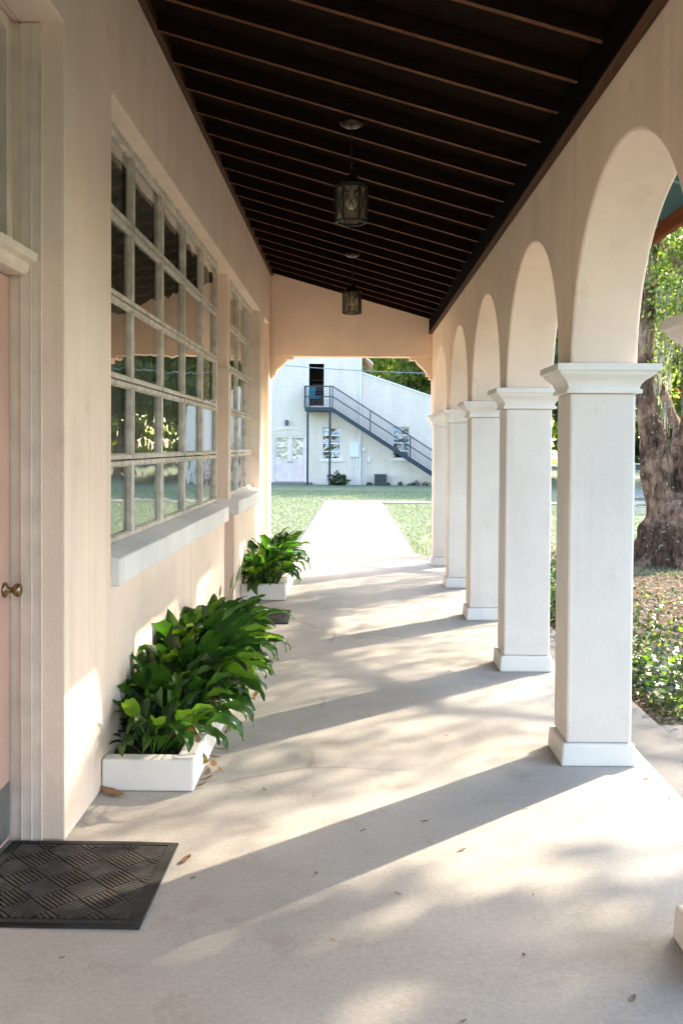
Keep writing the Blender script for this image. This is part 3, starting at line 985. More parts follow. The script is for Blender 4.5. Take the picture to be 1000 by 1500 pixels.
for i in range(16):
    r = random.Random(100 + i)
    elev = R([85, 79, 72, 66, 60, 52, 43, 33][i % 8])
    LV.append(lily_leaf(elev, r.uniform(.17, .30), r.uniform(.18, .25), r.uniform(.062, .090), r.uniform(.5, 1.15) + (.7 if i % 8 > 3 else 0), r.uniform(-.5, .5), i, M['leaf']))
LVY = [lily_leaf(R(e), .22, .22, .08, 1.0, .3, 40 + i, M['leafy']) for i, e in enumerate((82, 70, 60, 50))]
LVB = [lily_leaf(R(e), .16, .17, .055, 2.0, .8, 60 + i, M['leafb'], .014) for i, e in enumerate((60, 40, 25))]
LVD = [lily_leaf(R(e), .14, .20, .05, 2.6, 1.2, 80 + i, M['dry'], .02) for i, e in enumerate((45, 20))]
fl = MB()
fl.tube([(0, 0, 0), (.01, 0, .28), (.03, 0, .50)], [.004, .0035, .003], 5)
fl.tube([(.03, 0, .50), (.033, 0, .52), (.036, 0, .55), (.037, 0, .58)], [.003, .009, .008, .002], 6)
fl_me = fl.mesh('flower_spike', [M['flower']], smooth=True)

def lily(x, y, z, n, scale, label, group, brown=0, lit=4, dry=0, spikes=0, seed=0):
    r = random.Random(seed)
    t_ = empty('peace_lily', (x, y, z), label, 'plant', group)
    def put(me, nm='leaf', el=None, **k):
        o = bpy.data.objects.new(nm, me)
        ang = r.uniform(0, 2 * math.pi)
        if (me in LVD or me in LVB) and math.sin(ang) < -.2:      # limp leaves hang over the long side, not through the front board
            ang = -ang
        inward = math.cos(ang) < -.3
        if inward:                      # towards the wall only steep leaves fit
            if me in LV:
                me = LV[r.choice((0, 1, 8, 9))]
            elif r.random() < .8:
                ang = math.pi - ang
                inward = False
        rr = r.uniform(0, .09)
        o.location = (rr * math.cos(ang), rr * math.sin(ang) * 1.6, r.uniform(-.01, .02))
        o.rotation_euler = (r.uniform(-.45, .45), r.uniform(-.14, .10), ang)
        s_ = scale * r.uniform(.78, 1.15) * (.85 if inward else 1)
        o.scale = (s_, s_, s_)
        link(o, t_, **k)
        return o
    for i in range(n):
        put(LV[r.randrange(len(LV))])
    for i in range(lit):
        put(LVY[r.randrange(4)])
    for i in range(brown):
        put(LVB[r.randrange(3)], label='browning leaf with a dry tip')
    for i in range(dry):
        put(LVD[r.randrange(2)], label='dead brown leaf hanging limp')
    for i in range(spikes):
        put(fl_me, 'flower_spike')
G1, G2 = 'peace lilies in the long planter', 'peace lilies in the short planter'
xl = -.90
lily(xl, 4.58, .10, 46, .78, 'low peace lily with browned ragged leaves at the bare front corner of the long planter', G1, 10, 10, 4, 0, 15)
lily(xl - .01, 4.90, .10, 90, .96, 'broad dark peace lily just behind the browned one in the long planter', G1, 5, 8, 1, 0, 2)
lily(xl + .02, 5.26, .10, 112, 1.08, 'tall peace lily third from the front corner of the long planter', G1, 2, 16, 0, 0, 3)
lily(xl, 5.62, .10, 112, 1.12, 'dense peace lily near the middle of the long planter with bright young leaves', G1, 2, 24, 0, 0, 4)
lily(xl + .02, 5.98, .10, 112, 1.10, 'upright peace lily with thin flower spikes second from the far end of the long planter', G1, 2, 14, 0, 2, 6)
lily(xl + .02, 6.34, .10, 86, 1.04, 'peace lily at the far end of the long planter', G1, 1, 10, 0, 1, 7)
lily(xl + .02, 9.98, .11, 80, .94, 'sunlit drooping peace lily at the front of the short planter', G2, 2, 22, 0, 0, 8)
lily(xl + .02, 10.50, .11, 70, 1.16, 'taller peace lily with upright leaves in the middle of the short planter', G2, 0, 12, 0, 0, 9)
lily(xl, 11.1, .11, 40, 1.05, 'dark peace lily at the far end of the short planter', G2, 0, 3, 0, 0, 10)

# ------------------------------------------------------------------ dead leaves on the floor
def dead_leaf_mesh(seed, mat):
    r = random.Random(seed)
    mb = MB()
    n = 6
    for i in range(n + 1):
        t_ = i / n
        w = .013 * math.sin(math.pi * t_) ** .8 + .0008
        for k in (-1, 0, 1):
            mb.v.append((.075 * (t_ - .5), k * w, .003 + .010 * (t_ - .5) ** 2 * 4 * r.uniform(.6, 1) + abs(k) * .006 * math.sin(math.pi * t_) * r.uniform(.4, 1.2)))
    for i in range(n):
        for k in range(2):
            a = i * 3 + k
            mb.f.append((a, a + 1, a + 4, a + 3)); mb.mi.append(0)
    return mb.mesh('fallen_leaf', [mat], smooth=True, fix=False)
DL = [dead_leaf_mesh(i, M[k]) for i, k in enumerate(('dry', 'dry', 'dry3', 'dry2'))]
def fallen(x, y, s_, me, label, group=None, z=0.):
    s_ = s_ if group is None else s_ * .7
    o = bpy.data.objects.new('fallen_leaf', me)
    o.location = (x, y, z + .001); o.rotation_euler = (random.uniform(-.15, .15), random.uniform(-.1, .1), random.uniform(0, 6.28)); o.scale = (s_, s_, s_)
    link(o); tag(o, label, 'leaf', group)
o_ = fallen(-.60, 3.60, .95, DL[0], 'orange brown leaf lying on the concrete just off the doormat corner')
fallen(-1.03, 4.27, 2.0, DL[1], 'large curled brown leaf caught between wall and front of the long planter')
gd = 'curled dry leaves along the side of the long planter'
for i, (x, y, s_) in enumerate(((-.665, 4.38, 1.0), (-.655, 4.46, 1.5), (-.66, 4.55, 1.3), (-.65, 4.66, 1.6), (-.66, 4.78, 1.2), (-.64, 4.9, 1.4), (-.65, 5.05, 1.2), (-.61, 4.60, .9), (-.60, 5.3, 1.1))):
    fallen(x, y, s_ * 1.2, DL[i % 3], 'curled dry brown leaf on the floor against the side of the long planter', gd, .004)
gl = 'small dead leaves scattered over the porch floor'
for i, (x, y) in enumerate(((-.55, 3.45), (-.47, 3.74), (-.38, 4.35), (-.16, 4.28), (.05, 3.9), (.42, 3.72), (.30, 4.0), (.16, 3.35), (.62, 3.35), (-.05, 3.02), (.30, 2.60), (-.12, 3.5), (.5, 5.2),
                            (.73, 4.15), (.22, 6.9), (.66, 6.7), (.3, 8.6), (-.2, 5.4), (.52, 2.95), (.78, 2.72), (.05, 7.8), (-.12, 9.5), (1.35, 4.55), (1.38, 4.3), (-.5, 2.5), (-.85, 2.9))):
    fallen(x, y, random.uniform(.3, .75), DL[2 if i % 3 else 0], 'small dry leaf lying on the pale concrete porch floor', gl)

# ------------------------------------------------------------------ white brick building across the lawn
YB = 48.0
px = lambda p: (p - 517) / 30.4
pz = lambda p: 1.52 + (653 - p) / 30.4
ZB = gz(0, YB) - .05
wb = empty('brick_building', (0, YB, ZB), 'white painted brick building with a pink double door across the lawn', 'building')
H2 = 8.6
XR, XC = 5.6, .40
holes = [(px(452), px(474), pz(594.5), pz(533)), (px(472), px(498.7), pz(673), pz(626)), (px(400), px(448.7), pz(706), pz(639))]
mb = MB()
us = sorted({-16., XC, *[a for h in holes for a in h[:2]]}); vs = sorted({ZB - .3, H2, *[a for h in holes for a in h[2:]]})
grid_wall(mb, us, vs, lambda u, v: not any(a < u < b and c < v < d for a, b, c, d in holes), lambda u, v, k: (u, YB + (.30 if k else 0), v))
mb.box(XC - .3, XC, YB + .301, YB + 12, ZB - .3, H2).box(-16, -15.7, YB + .301, YB + 12, ZB - .3, H2)
mb.build('wall', M['brick'], wb)
MB().box(-16.3, XC + .35, YB - .25, YB + 12.3, H2 + .001, H2 + .3).build('roof', M['roofm'], wb)
# lower wing with a sloping parapet
zw = lambda x: pz(547.4) - .338 * (x - px(532))
h3 = (px(574.6), px(600), pz(671.4), pz(624.5))
mb = MB()
us = sorted({XC + .002, h3[0], h3[1], XR}); vs = [0, .25, .62, 1.0]
def PW(u, v, k):
    y = YB + .10 + (.25 if k else 0)
    z = {0: ZB - .3, .25: h3[2], .62: h3[3], 1.0: zw(u)}[v]
    return (u, y, z)
grid_wall(mb, us, vs, lambda u, v: not (h3[0] < u < h3[1] and .25 < v < .62), PW)
mb.box(XR - .25, XR, YB + .36, YB + 10, ZB - .3, zw(XR))
mb.build('wing_wall', M['brick'], wb)
mb = MB()
mb.add([(XC + .01, YB + .05, zw(XC)), (XR + .05, YB + .05, zw(XR)), (XR + .05, YB + .42, zw(XR)), (XC + .01, YB + .42, zw(XC)),
        (XC + .01, YB + .05, zw(XC) + .07), (XR + .05, YB + .05, zw(XR) + .07), (XR + .05, YB + .42, zw(XR) + .07), (XC + .01, YB + .42, zw(XC) + .07)],
       [(0, 3, 2, 1), (4, 5, 6, 7), (0, 1, 5, 4), (1, 2, 6, 5), (2, 3, 7, 6), (3, 0, 4, 7)])
mb.build('parapet_cap', M['wtrim'], wb)
MB().prism([(XC + .005, 5.95), (XC + .55, 5.45), (XC + .55, 5.55), (XC + .005, 6.05)], YB + .3, YB + 6).build('eave', M['casing'], wb)
MB().box(XC + .006, XR, YB + .07, YB + .099, ZB, .12).build('plinth', M['brick'], wb)
def far_window(h, cols, rows, y, label=None):
    a, b, c, d = h
    w_ = MB()
    t_ = .05
    w_.box(a + .001, a + t_, y, y + .08, c + .001, d - .001).box(b - t_, b - .001, y, y + .08, c + .001, d - .001).box(a + t_, b - t_, y, y + .08, c + .001, c + t_).box(a + t_, b - t_, y, y + .08, d - t_, d - .001)
    for i in range(1, rows):
        z = c + (d - c) * i / rows
        w_.box(a + t_, b - t_, y, y + .06, z - .03, z + .03)
    f = w_.build('window', M['wtrim'], wb)
    MB().box(a - .09, b + .09, y - .20, y - .11, c - .10, c - .002).build('window_sill', M['wtrim'], f)
    for i in range(rows):
        for j in range(cols):
            xa, xb = a + t_ + (b - a - 2 * t_) * j / cols, a + t_ + (b - a - 2 * t_) * (j + 1) / cols
            za, zb_ = c + (d - c) * i / rows + .03, c + (d - c) * (i + 1) / rows - .03
            tl = random.uniform(-.035, .035)
            MB().add([(xa + .004, y + .03 + tl * .3, za), (xb - .004, y + .03 - tl * .3, za), (xb - .004, y + .05 - tl, zb_), (xa + .004, y + .05 + tl, zb_)], [(0, 1, 2, 3)]).build('pane', M['glass_far'], f)
far_window(holes[1], 2, 4, YB + .12)
far_window(h3, 1, 4, YB + .22)
MB().box(-5, XC - .35, YB + 3, YB + 3.1, ZB, 6.2).box(-5, XC - .35, YB + .31, YB + 3, 3.2, 3.35).box(-5, XC - .35, YB + .31, YB + 3, 6.2, 6.3).box(XC + .02, XR - .3, YB + 3, YB + 3.1, ZB, 3.2).box(-5, XC - .35, YB + .31, YB + 3, ZB, ZB + .05).build('interior', M['dark'], wb)
# upper doorway frame
a, b, c, d = holes[0]
MB().box(a - .10, a, YB - .04, YB + .25, c, d + .07).box(b, b + .06, YB - .04, YB + .25, c, d + .07).box(a, b, YB - .04, YB + .25, d, d + .07).build('door_frame', M['wtrim'], wb)
MB().box(a + .02, b - .02, YB + 2.2, YB + 2.6, c, c + .5).box(a + .05, b - .1, YB + 2.3, YB + 2.55, c + .9, c + 1.2).box(a, b, YB + 2.2, YB + 2.7, c + .84, c + .89).box(a, b, YB + 2.2, YB + 2.7, c + 1.35, c + 1.39).build('shelf', M['brownobj'], wb)
# pink double doors
a, b, c, d = holes[2]
mid = (a + b) / 2
MB().box(a + .001, a + .07, YB + .05, YB + .2, c, d - .001).box(b - .07, b - .001, YB + .05, YB + .2, c, d - .001).box(a + .07, b - .07, YB + .05, YB + .2, d - .08, d - .001).build('door_frame', M['wtrim'], wb)
for s_ in (0, 1):
    xa, xb = (a + .075, mid - .02) if s_ == 0 else (mid + .02, b - .075)
    dd = MB()
    zt_, zg0, zg1 = d - .085, pz(673), pz(642)
    dd.box(xa, xb, YB + .10, YB + .15, c + .02, zg0).box(xa, xb, YB + .10, YB + .15, zg1, zt_).box(xa, xa + .1, YB + .10, YB + .15, zg0, zg1).box(xb - .1, xb, YB + .10, YB + .15, zg0, zg1)
    do = dd.build('door', M['pink'], wb)
    MB().box(xa + .1, xb - .1, YB + .145, YB + .16, zg0, zg1).build('reflection_board', M['casing'], do)  # pale board added behind the pane for a bright reflection
    MB().box(xa + .1, xb - .1, YB + .115, YB + .12, zg0, zg1).build('pane', M['glass_door'], do)
    hx = xb - .05 if s_ == 0 else xa + .05
    MB().lathe([(.03, 0), (.03, .05)], 'x', (hx - .02, YB + .07, c + .95), 8).build('handle', M['iron'], do)
MB().box(mid - .018, mid + .018, YB + .085, YB + .16, c + .02, d - .085).build('door_post', M['wtrim'], wb)
MB().box(a - .1, b + .3, YB - 1.0, YB - .002, ZB, c - .02).build('door_step', M['path'], wb)
mb = MB()
pts = []
for i in range(13):
    t_ = -1 + 2 * i / 12
    pts.append((mid + t_ * (b - a) * .52, YB - .015, d + .36 - .12 * t_ * t_))
for p, q in zip(pts, pts[1:]):
    mb.bar(p, q, .03, .05, (0, 1, 0))
mb.build('door_arch', M['pipe'], wb)
# wall lamp, pipes, meter box
lx, lz = px(420), pz(619)
t_ = MB().box(lx - .04, lx + .04, YB - .03, YB - .001, lz - .1, lz + .1).box(lx - .02, lx + .02, YB - .16, YB - .03, lz + .06, lz + .1).lathe([(.02, .12), (.11, .06), (.10, .05), (.085, -.13), (.04, -.17)], 'z', (lx, YB - .2, lz), 8)
t_.build('wall_lamp', M['wire'], wb)
mb = MB()
mb.tube([(XC - .06, YB - .05, ZB), (XC - .06, YB - .05, H2)], .045, 8)
mb.build('downpipe', M['pipe'], wb)
MB().box(px(512), px(526), YB - .14, YB - .001, pz(669), pz(647)).build('meter_box', M['pipe'], wb, bevel=.01)
mb = MB()
for p_, z_ in ((514, 669), (518, 669), (523, 669), (532, 650), (536, 661)):
    mb.tube([(px(p_), YB - .03 + (.08 if p_ > 530 else 0), ZB), (px(p_), YB - .03 + (.08 if p_ > 530 else 0), pz(z_))], .022, 6)
mb.box(px(530), px(535), YB - .02, YB + .098, pz(660), pz(655)).box(px(538), px(542), YB - .02, YB + .098, pz(676), pz(668))
mb.build('conduit', M['pipe'], wb)

# ------------------------------------------------------------------ outside staircase
YS = 46.9
qx = lambda p: (p - 517) / 31.08
qz = lambda p: 1.52 + (653 - p) / 31.08
st = empty('metal_staircase', (qx(485), YS, ZB), 'dark blue metal outside staircase climbing to the upper doorway', 'staircase')
lx0, lx1, lz0, lz1 = qx(446), qx(486.5), qz(602), qz(596.5)
mb = MB().box(lx0, lx1, YS, YS + .05, lz0, lz1).box(lx0, lx1, YB - .06, YB - .01, lz0, lz1).box(lx0, lx0 + .05, YS + .05, YB - .06, lz0, lz1).box(lx1 - .05, lx1, YS + .05, YB - .06, lz0, lz1)
mb.box(lx0 + .05, lx1 - .05, YS + .05, YB - .06, lz1 - .05, lz1 - .01)
mb.build('landing', M['stair'], st)
for xx in (qx(450.5), qx(483)):
    MB().box(xx - .05, xx + .05, YS + .002, YS + .10, ZB - .05, lz0 - .001).build('post', M['stair'], st)
slope = .635
sx = lx1
def sline(x, top):
    return top - slope * (x - sx)
xb_ = sx + (lz1 - (ZB + .05)) / slope
for yy in (YS, YB - .3):
    mb = MB().add([(sx + .001, yy, lz0 - .02), (sx + .001, yy, lz1), (xb_, yy, ZB + .05), (xb_, yy, ZB - .2), (sx + .001, yy + .06, lz0 - .02), (sx + .001, yy + .06, lz1), (xb_, yy + .06, ZB + .05), (xb_, yy + .06, ZB - .2)],
                  [(0, 1, 2, 3), (7, 6, 5, 4), (0, 4, 5, 1), (1, 5, 6, 2), (2, 6, 7, 3), (3, 7, 4, 0)])
    mb.build('stringer', M['stair'], st)
tread_me = MB().box(-.14, .14, YS + .061, YB - .301, -.02, .02).mesh('tread', [M['stair']])
nt_ = 19
for i in range(nt_):
    x = sx + .15 + (xb_ - sx - .3) * i / (nt_ - 1)
    o = bpy.data.objects.new('tread', tread_me)
    o.location = Vector((x, 0, sline(x, lz1) - .12)) - wloc(st)
    link(o, st)
rt, rm = qz(566) - lz1, qz(581) - lz1
mb = MB()
for hgt, w_ in ((rt, .055), (rm, .045)):
    mb.bar((lx0, YS + .02, lz1 + hgt), (lx1, YS + .02, lz1 + hgt), w_)
    mb.bar((lx0, YS + .02, lz1 + hgt), (lx0, YB - .04, lz1 + hgt), w_)
    mb.bar((lx1 + .01, YS + .02, lz1 + hgt), (xb_, YS + .02, lz1 + hgt - slope * (xb_ - lx1 - .01)), w_)
mb.build('rail', M['stair'], st)
for x in (lx0, lx0 + .22, lx1 - .12, lx1, qx(542), qx(600.5), qx(658)):
    zz = lz1 if x <= lx1 else sline(x, lz1)
    MB().box(x - .025, x + .025, YS - .003, YS + .047, zz - .05, zz + rt).build('baluster', M['stair'], st)
MB().box(lx0 - .03, lx0 - .005, YS + .03, YB - .03, lz1 - .02, lz1 + rt - .03).build('side_panel', M['stair'], st)
mb = MB()
nw = 9
for i in range(1, nw):
    hgt = rt * i / nw
    mb.bar((lx1 + .03, YS + .02, lz1 + hgt), (xb_, YS + .02, lz1 + hgt - slope * (xb_ - lx1 - .03)), .012)
x = lx1 + .1
while x < xb_:
    mb.bar((x, YS + .02, sline(x, lz1)), (x, YS + .02, sline(x, lz1) + rt), .008)
    x += .1
for i in range(1, 9):
    mb.bar((lx0, YS + .02, lz1 + rt * i / 9), (lx1, YS + .02, lz1 + rt * i / 9), .007)
mb.build('railing_mesh', M['wire'], st, kind='stuff')

# teal office chair in the upper doorway
oc = empty('office_chair', (px(462), YB + .5, lz1), 'teal office chair standing in the upper doorway behind the railing', 'chair')
cx_, cy_, cz_ = px(461.5), YB + .55, 3.37
MB().box(cx_ - .26, cx_ + .22, cy_ - .22, cy_ + .25, cz_ + .42, cz_ + .50).build('seat', M['chair'], oc, bevel=.03)
MB().prism([(cx_ - .30, cz_ + .52), (cx_ - .06, cz_ + .50), (cx_ + .02, cz_ + .95), (cx_ - .02, cz_ + 1.0), (cx_ - .26, cz_ + 1.02), (cx_ - .32, cz_ + .95)], cy_ - .06, cy_ + .03).build('backrest', M['chair'], oc, bevel=.02)
MB().tube([(cx_, cy_, cz_ + .08), (cx_, cy_, cz_ + .42)], .03, 8).build('column', M['iron'], oc)
for i in range(5):
    an = i * 2 * math.pi / 5 + .3
    MB().bar((cx_, cy_, cz_ + .10), (cx_ + .28 * math.cos(an), cy_ + .28 * math.sin(an), cz_ + .05), .04).build('leg', M['plastic'], oc)
mb = MB().bar((cx_ + .16, cy_ - .2, cz_ + .46), (cx_ + .2, cy_ - .2, cz_ + .70), .035).bar((cx_ + .05, cy_ - .2, cz_ + .70), (cx_ + .32, cy_ - .2, cz_ + .72), .05)
mb.build('armrest', M['iron'], oc)

# air conditioner
ac = empty('air_conditioner', (1.3, YB - .5, ZB), 'square dark grey air conditioner unit on the ground by the white wall', 'air conditioner')
xa, xb = px(548) , px(566)
zt_ = pz(693.5)
MB().box(xa + .03, xb - .03, YB - .75, YB - .15, ZB + .05, zt_ - .05).build('core', M['iron'], ac)
MB().box(xa, xb, YB - .78, YB - .12, zt_ - .05, zt_).box(xa, xb, YB - .78, YB - .12, ZB, ZB + .05).box(xa, xa + .03, YB - .78, YB - .751, ZB + .051, zt_ - .051).box(xb - .03, xb, YB - .78, YB - .751, ZB + .051, zt_ - .051).build('cabinet', M['acmetal'], ac)
lou = MB().box(xa + .03, xb - .03, 0, .02, 0, .022).mesh('slat', [M['acmetal']])
for i in range(9):
    o = bpy.data.objects.new('slat', lou)
    o.location = Vector((0, YB - .775, ZB + .09 + i * .058)) - wloc(ac); link(o, ac)

# cable above the lawn
mb = MB()
pts = []
for i in range(25):
    t_ = i / 24
    pts.append((-4.2 + 16 * t_, 44, 5.13 - .55 * math.sin(math.pi * t_) * .6 - .12 * t_))
mb.tube(pts, .018, 5)
tag(mb.build('overhead_cable', M['cable']), 'thin grey overhead cable strung across the white building', 'cable')

# ------------------------------------------------------------------ small plants by the white wall
def bush(name, x, y, z, rx, rz_, n, size, mats, label, cat, group=None, stems=5):
    t_ = empty(name, (x, y, z), label, cat, group)
    d = rng.normal(size=(n, 3)); d /= np.linalg.norm(d, axis=1)[:, None]
    d *= rng.uniform(.35, 1, n)[:, None] ** .5
    lump = 1 + .3 * np.sin(d[:, 0] * 6 + x) * np.sin(d[:, 2] * 5)
    c = np.stack([d[:, 0] * rx * lump, d[:, 1] * rx * .7 * lump, (d[:, 2] * .5 + .5) * rz_ * lump], 1)
    me = fast_quads('foliage', leaf_quads(c, size, .5), n, [M[m] for m in mats], rng.integers(0, len(mats), n))
    link(bpy.data.objects.new('foliage', me), t_)
    mb = MB()
    for i in range(stems):
        a = 6.28 * i / stems
        mb.tube([(x, y, z - .05), (x + rx * .3 * math.cos(a), y + rx * .3 * math.sin(a), z + rz_ * .4), (x + rx * .6 * math.cos(a), y + rx * .5 * math.sin(a), z + rz_ * .75)], [.02, .014, .006], 5)
    mb.build('stem', M['bark'], t_)
    return t_
bush('shrub', px(496), YB - .75, ZB, .52, .62, 900, .12, ('ivy', 'darkleaf'), 'round green shrub under the landing of the outside staircase', 'shrub')
gw = 'weeds along the foot of the white wall'
for p_, rx_, h_, lb in ((541, .16, .2, 'small weed between the white downpipe and the air conditioner'), (568, .12, .2, 'small weed tight against the right side of the air conditioner'),
                        (586, .12, .22, 'lone thin weed under the window of the white wing'), (603, .25, .2, 'widest low weed at the foot of the white wing wall'),
                        (610, .18, .3, 'tallest weed at the foot of the white wing wall'), (623, .2, .22, 'last weed by the wing wall, just before the first pier hides it')):
    bush('weed', px(p_), YB - .2, ZB, rx_, h_, 60, .10, ('ivy',), lb, 'weed', gw, 2)

# ------------------------------------------------------------------ trees
def crown_points(clusters, per, spread, r):
    c = np.repeat(np.asarray(clusters, float), per, 0)
    d = r.normal(size=c.shape)
    d /= np.linalg.norm(d, axis=1)[:, None]
    return c + d * (spread * r.uniform(.15, 1, len(c)) ** .6)[:, None] * np.array([1, 1, .7])

def trunk_mesh(mb, paths, n=14, seed=0):
    r = random.Random(seed)
    for pts, rad in paths:
        # subdivide and wobble
        P_, R_ = [], []
        for i in range(len(pts) - 1):
            for k in range(5):
                t_ = k / 5
                p = Vector(pts[i]).lerp(Vector(pts[i + 1]), t_)
                ra = rad[i] * (1 - t_) + rad[i + 1] * t_
                P_.append(p + Vector((r.uniform(-1, 1), r.uniform(-1, 1), 0)) * ra * .06); R_.append(ra * r.uniform(.97, 1.04))
        P_.append(Vector(pts[-1])); R_.append(rad[-1])
        o = len(mb.v)
        mb.tube(P_, R_, n)
        for i in range(o, len(mb.v)):
            x, y, z = mb.v[i]
            f = .035 * math.sin(x * 17 + z * 4) * math.cos(y * 15 - z * 3) + .018 * math.sin(x * 41 + y * 37 + z * 9)
            mb.v[i] = (x + f, y + f * .6, z)

TX, TY = 4.68, 14.6
TZ = gz(TX, TY)
oak = empty('live_oak', (TX, TY, TZ), 'old oak with a thick mottled forked trunk and hanging grey moss', 'tree')
mb = MB()
trunk_mesh(mb, [([(TX + .02, TY, TZ - .15), (TX + .02, TY, TZ + .12), (TX + .03, TY, TZ + .5), (TX + .04, TY, TZ + .80), (TX + .04, TY, TZ + 1.05)], [.66, .50, .42, .36, .24])], 20, 2)
trunk_mesh(mb, [([(TX - .13, TY, TZ + .65), (TX - .29, TY, TZ + 1.75), (TX - .40, TY - .05, TZ + 2.2), (TX - .46, TY, TZ + 2.9), (TX - .35, TY + .1, TZ + 5.0), (TX - .6, TY + .4, TZ + 7.0)], [.25, .19, .145, .125, .11, .06])], 14, 3)
trunk_mesh(mb, [([(TX + .18, TY, TZ + .65), (TX + .28, TY + .05, TZ + 1.35), (TX + .34, TY + .1, TZ + 2.5), (TX + .32, TY + .1, TZ + 4.2), (TX + .7, TY + .3, TZ + 6.5), (TX + 1.2, TY + .5, TZ + 8.5)], [.27, .22, .19, .17, .15, .07])], 14, 4)
# buttress roots
for i in range(7):
    a = i * .9 + .2
    trunk_mesh(mb, [([(TX + .20 * math.cos(a), TY + .20 * math.sin(a), TZ + .85), (TX + .33 * math.cos(a), TY + .33 * math.sin(a), TZ + .42), (TX + .52 * math.cos(a), TY + .52 * math.sin(a), TZ + .12), (TX + .95 * math.cos(a), TY + .95 * math.sin(a), TZ - .10)], [.12, .15, .13, .05])], 10, 20 + i)
mb.build('trunk', M['bark'], oak, smooth=True)
LIMBS = [
    [(TX + .42, TY + .1, TZ + 3.9), (TX + .05, TY - .1, TZ + 4.35), (TX - .5, TY - .3, TZ + 4.75), (TX - 1.6, TY - .6, TZ + 5.4)],
    [(TX + .42, TY + .1, TZ + 4.2), (TX + 1.6, TY - .8, TZ + 5.2), (TX + 3.2, TY - 1.8, TZ + 5.7), (TX + 5.0, TY - 2.6, TZ + 5.6)],
    [(TX + .6, TY + .2, TZ + 5.6), (TX + 2.2, TY + 1.3, TZ + 6.6), (TX + 4.2, TY + 2.0, TZ + 7.2)],
    [(TX - .3, TY, TZ + 4.6), (TX - 1.2, TY - 1.0, TZ + 5.8), (TX - 2.4, TY - 2.2, TZ + 6.3)],
    [(TX + .5, TY + .1, TZ + 4.8), (TX + 1.8, TY - 2.0, TZ + 6.2), (TX + 2.8, TY - 4.0, TZ + 6.5)],
    [(TX + .5, TY + .1, TZ + 2.6), (TX + .5, TY + 1.3, TZ + 3.3), (TX + .2, TY + 2.6, TZ + 3.8)],
    [(TX + .1, TY + .1, TZ + 1.3), (TX + .35, TY + .9, TZ + 2.0), (TX + .1, TY + 1.5, TZ + 3.0)],
]
for i, l in enumerate(LIMBS):
    mb = MB()
    trunk_mesh(mb, [(l, [.10 if i != 6 else .12, .085, .06, .03][:len(l)])], 9, 40 + i)
    mb.build('limb', M['bark'], oak, smooth=True)
# a thin bare twig hanging across the gap
MB().tube([(TX + .0, TY - .2, TZ + 4.4), (TX + .22, TY - .3, TZ + 4.9), (TX + .10, TY - .35, TZ + 4.25), (TX - .02, TY - .4, TZ + 4.0), (TX - .32, TY - .42, TZ + 3.86)], [.02, .016, .014, .012, .006], 6).build('twig', M['bark'], oak, smooth=True)
r1 = np.random.default_rng(5)
cl = []
for l in LIMBS[:5]:
    for p in l[1:]:
        for k in range(3):
            cl.append((p[0] + r1.uniform(-.9, .9), p[1] + r1.uniform(-.9, .9), p[2] + r1.uniform(-.4, .9)))
for k in range(34):
    a, rr = r1.uniform(0, 6.28), r1.uniform(.5, 4.2)
    cl.append((TX + .8 + rr * math.cos(a), TY - .3 + rr * math.sin(a), TZ + r1.uniform(5.0, 8.6) - rr * .25))
# low sprays that show through the first arch
for p in ((TX - .1, TY - .5, 5.0), (TX + .25, TY - .6, 4.75), (TX + .0, TY + .2, 4.6), (TX - .25, TY - .3, 3.75), (TX + .1, TY - .4, 3.45), (TX + .05, TY - .2, 3.0), (TX + .3, TY + .5, 2.9), (TX + .3, TY + .8, 4.2), (TX + .1, TY + 1.5, 3.4), (TX + .25, TY + 2.2, 2.6)):
    cl.append(p)
pts = crown_points(cl, 300, .75, r1)
# unseen sprays added on the sunny side of the crown to thin the sun
out = [(r1.uniform(6.6, 9.6), r1.uniform(11.2, 15.2), r1.uniform(4.6, 7.6)) for k in range(30)]
out = [p for p in out if not 3.9 < p[1] - 1.036 * p[0] < 4.9]  # sprays left out where they would keep sun off the doormat
pts = np.concatenate([pts, crown_points(out, 130, .95, r1)])
nl = len(pts)
me = fast_quads('crown', leaf_quads(pts, .085, .5, r1), nl, [M['oakleaf'], M['oakleaf2'], M['dry']], r1.choice(3, nl, p=[.58, .38, .04]))
link(bpy.data.objects.new('crown', me), oak).location = -Vector(oak.location)
# hanging moss
q = []
for k in range(44):
    l = LIMBS[r1.integers(0, 7)]
    i = r1.integers(0, len(l) - 1); t_ = r1.uniform()
    p = np.array(l[i]) * (1 - t_) + np.array(l[i + 1]) * t_
    if k < 14:
        p = np.array([TX + r1.uniform(-.45, .4), TY + r1.uniform(-.4, .9), TZ + r1.uniform(3.1, 4.2)])
    L_ = r1.uniform(.35, .95)
    for s_ in range(13):
        a = p + np.array([r1.normal() * .06, r1.normal() * .06, -r1.uniform(0, .15)])
        ln = L_ * r1.uniform(.4, 1)
        wv = r1.uniform(.006, .014)
        b = a + np.array([r1.normal() * .02, r1.normal() * .02, -ln])
        ax = np.array([wv, 0, 0]) if s_ % 2 else np.array([wv * .6, wv * .8, 0])
        q += [a - ax, a + ax, b + ax * .3, b - ax * .3]
q = np.array(q)
me = fast_quads('hanging_moss', q, len(q) // 4, [M['moss']])
link(bpy.data.objects.new('hanging_moss', me), oak, kind='stuff').location = -Vector(oak.location)

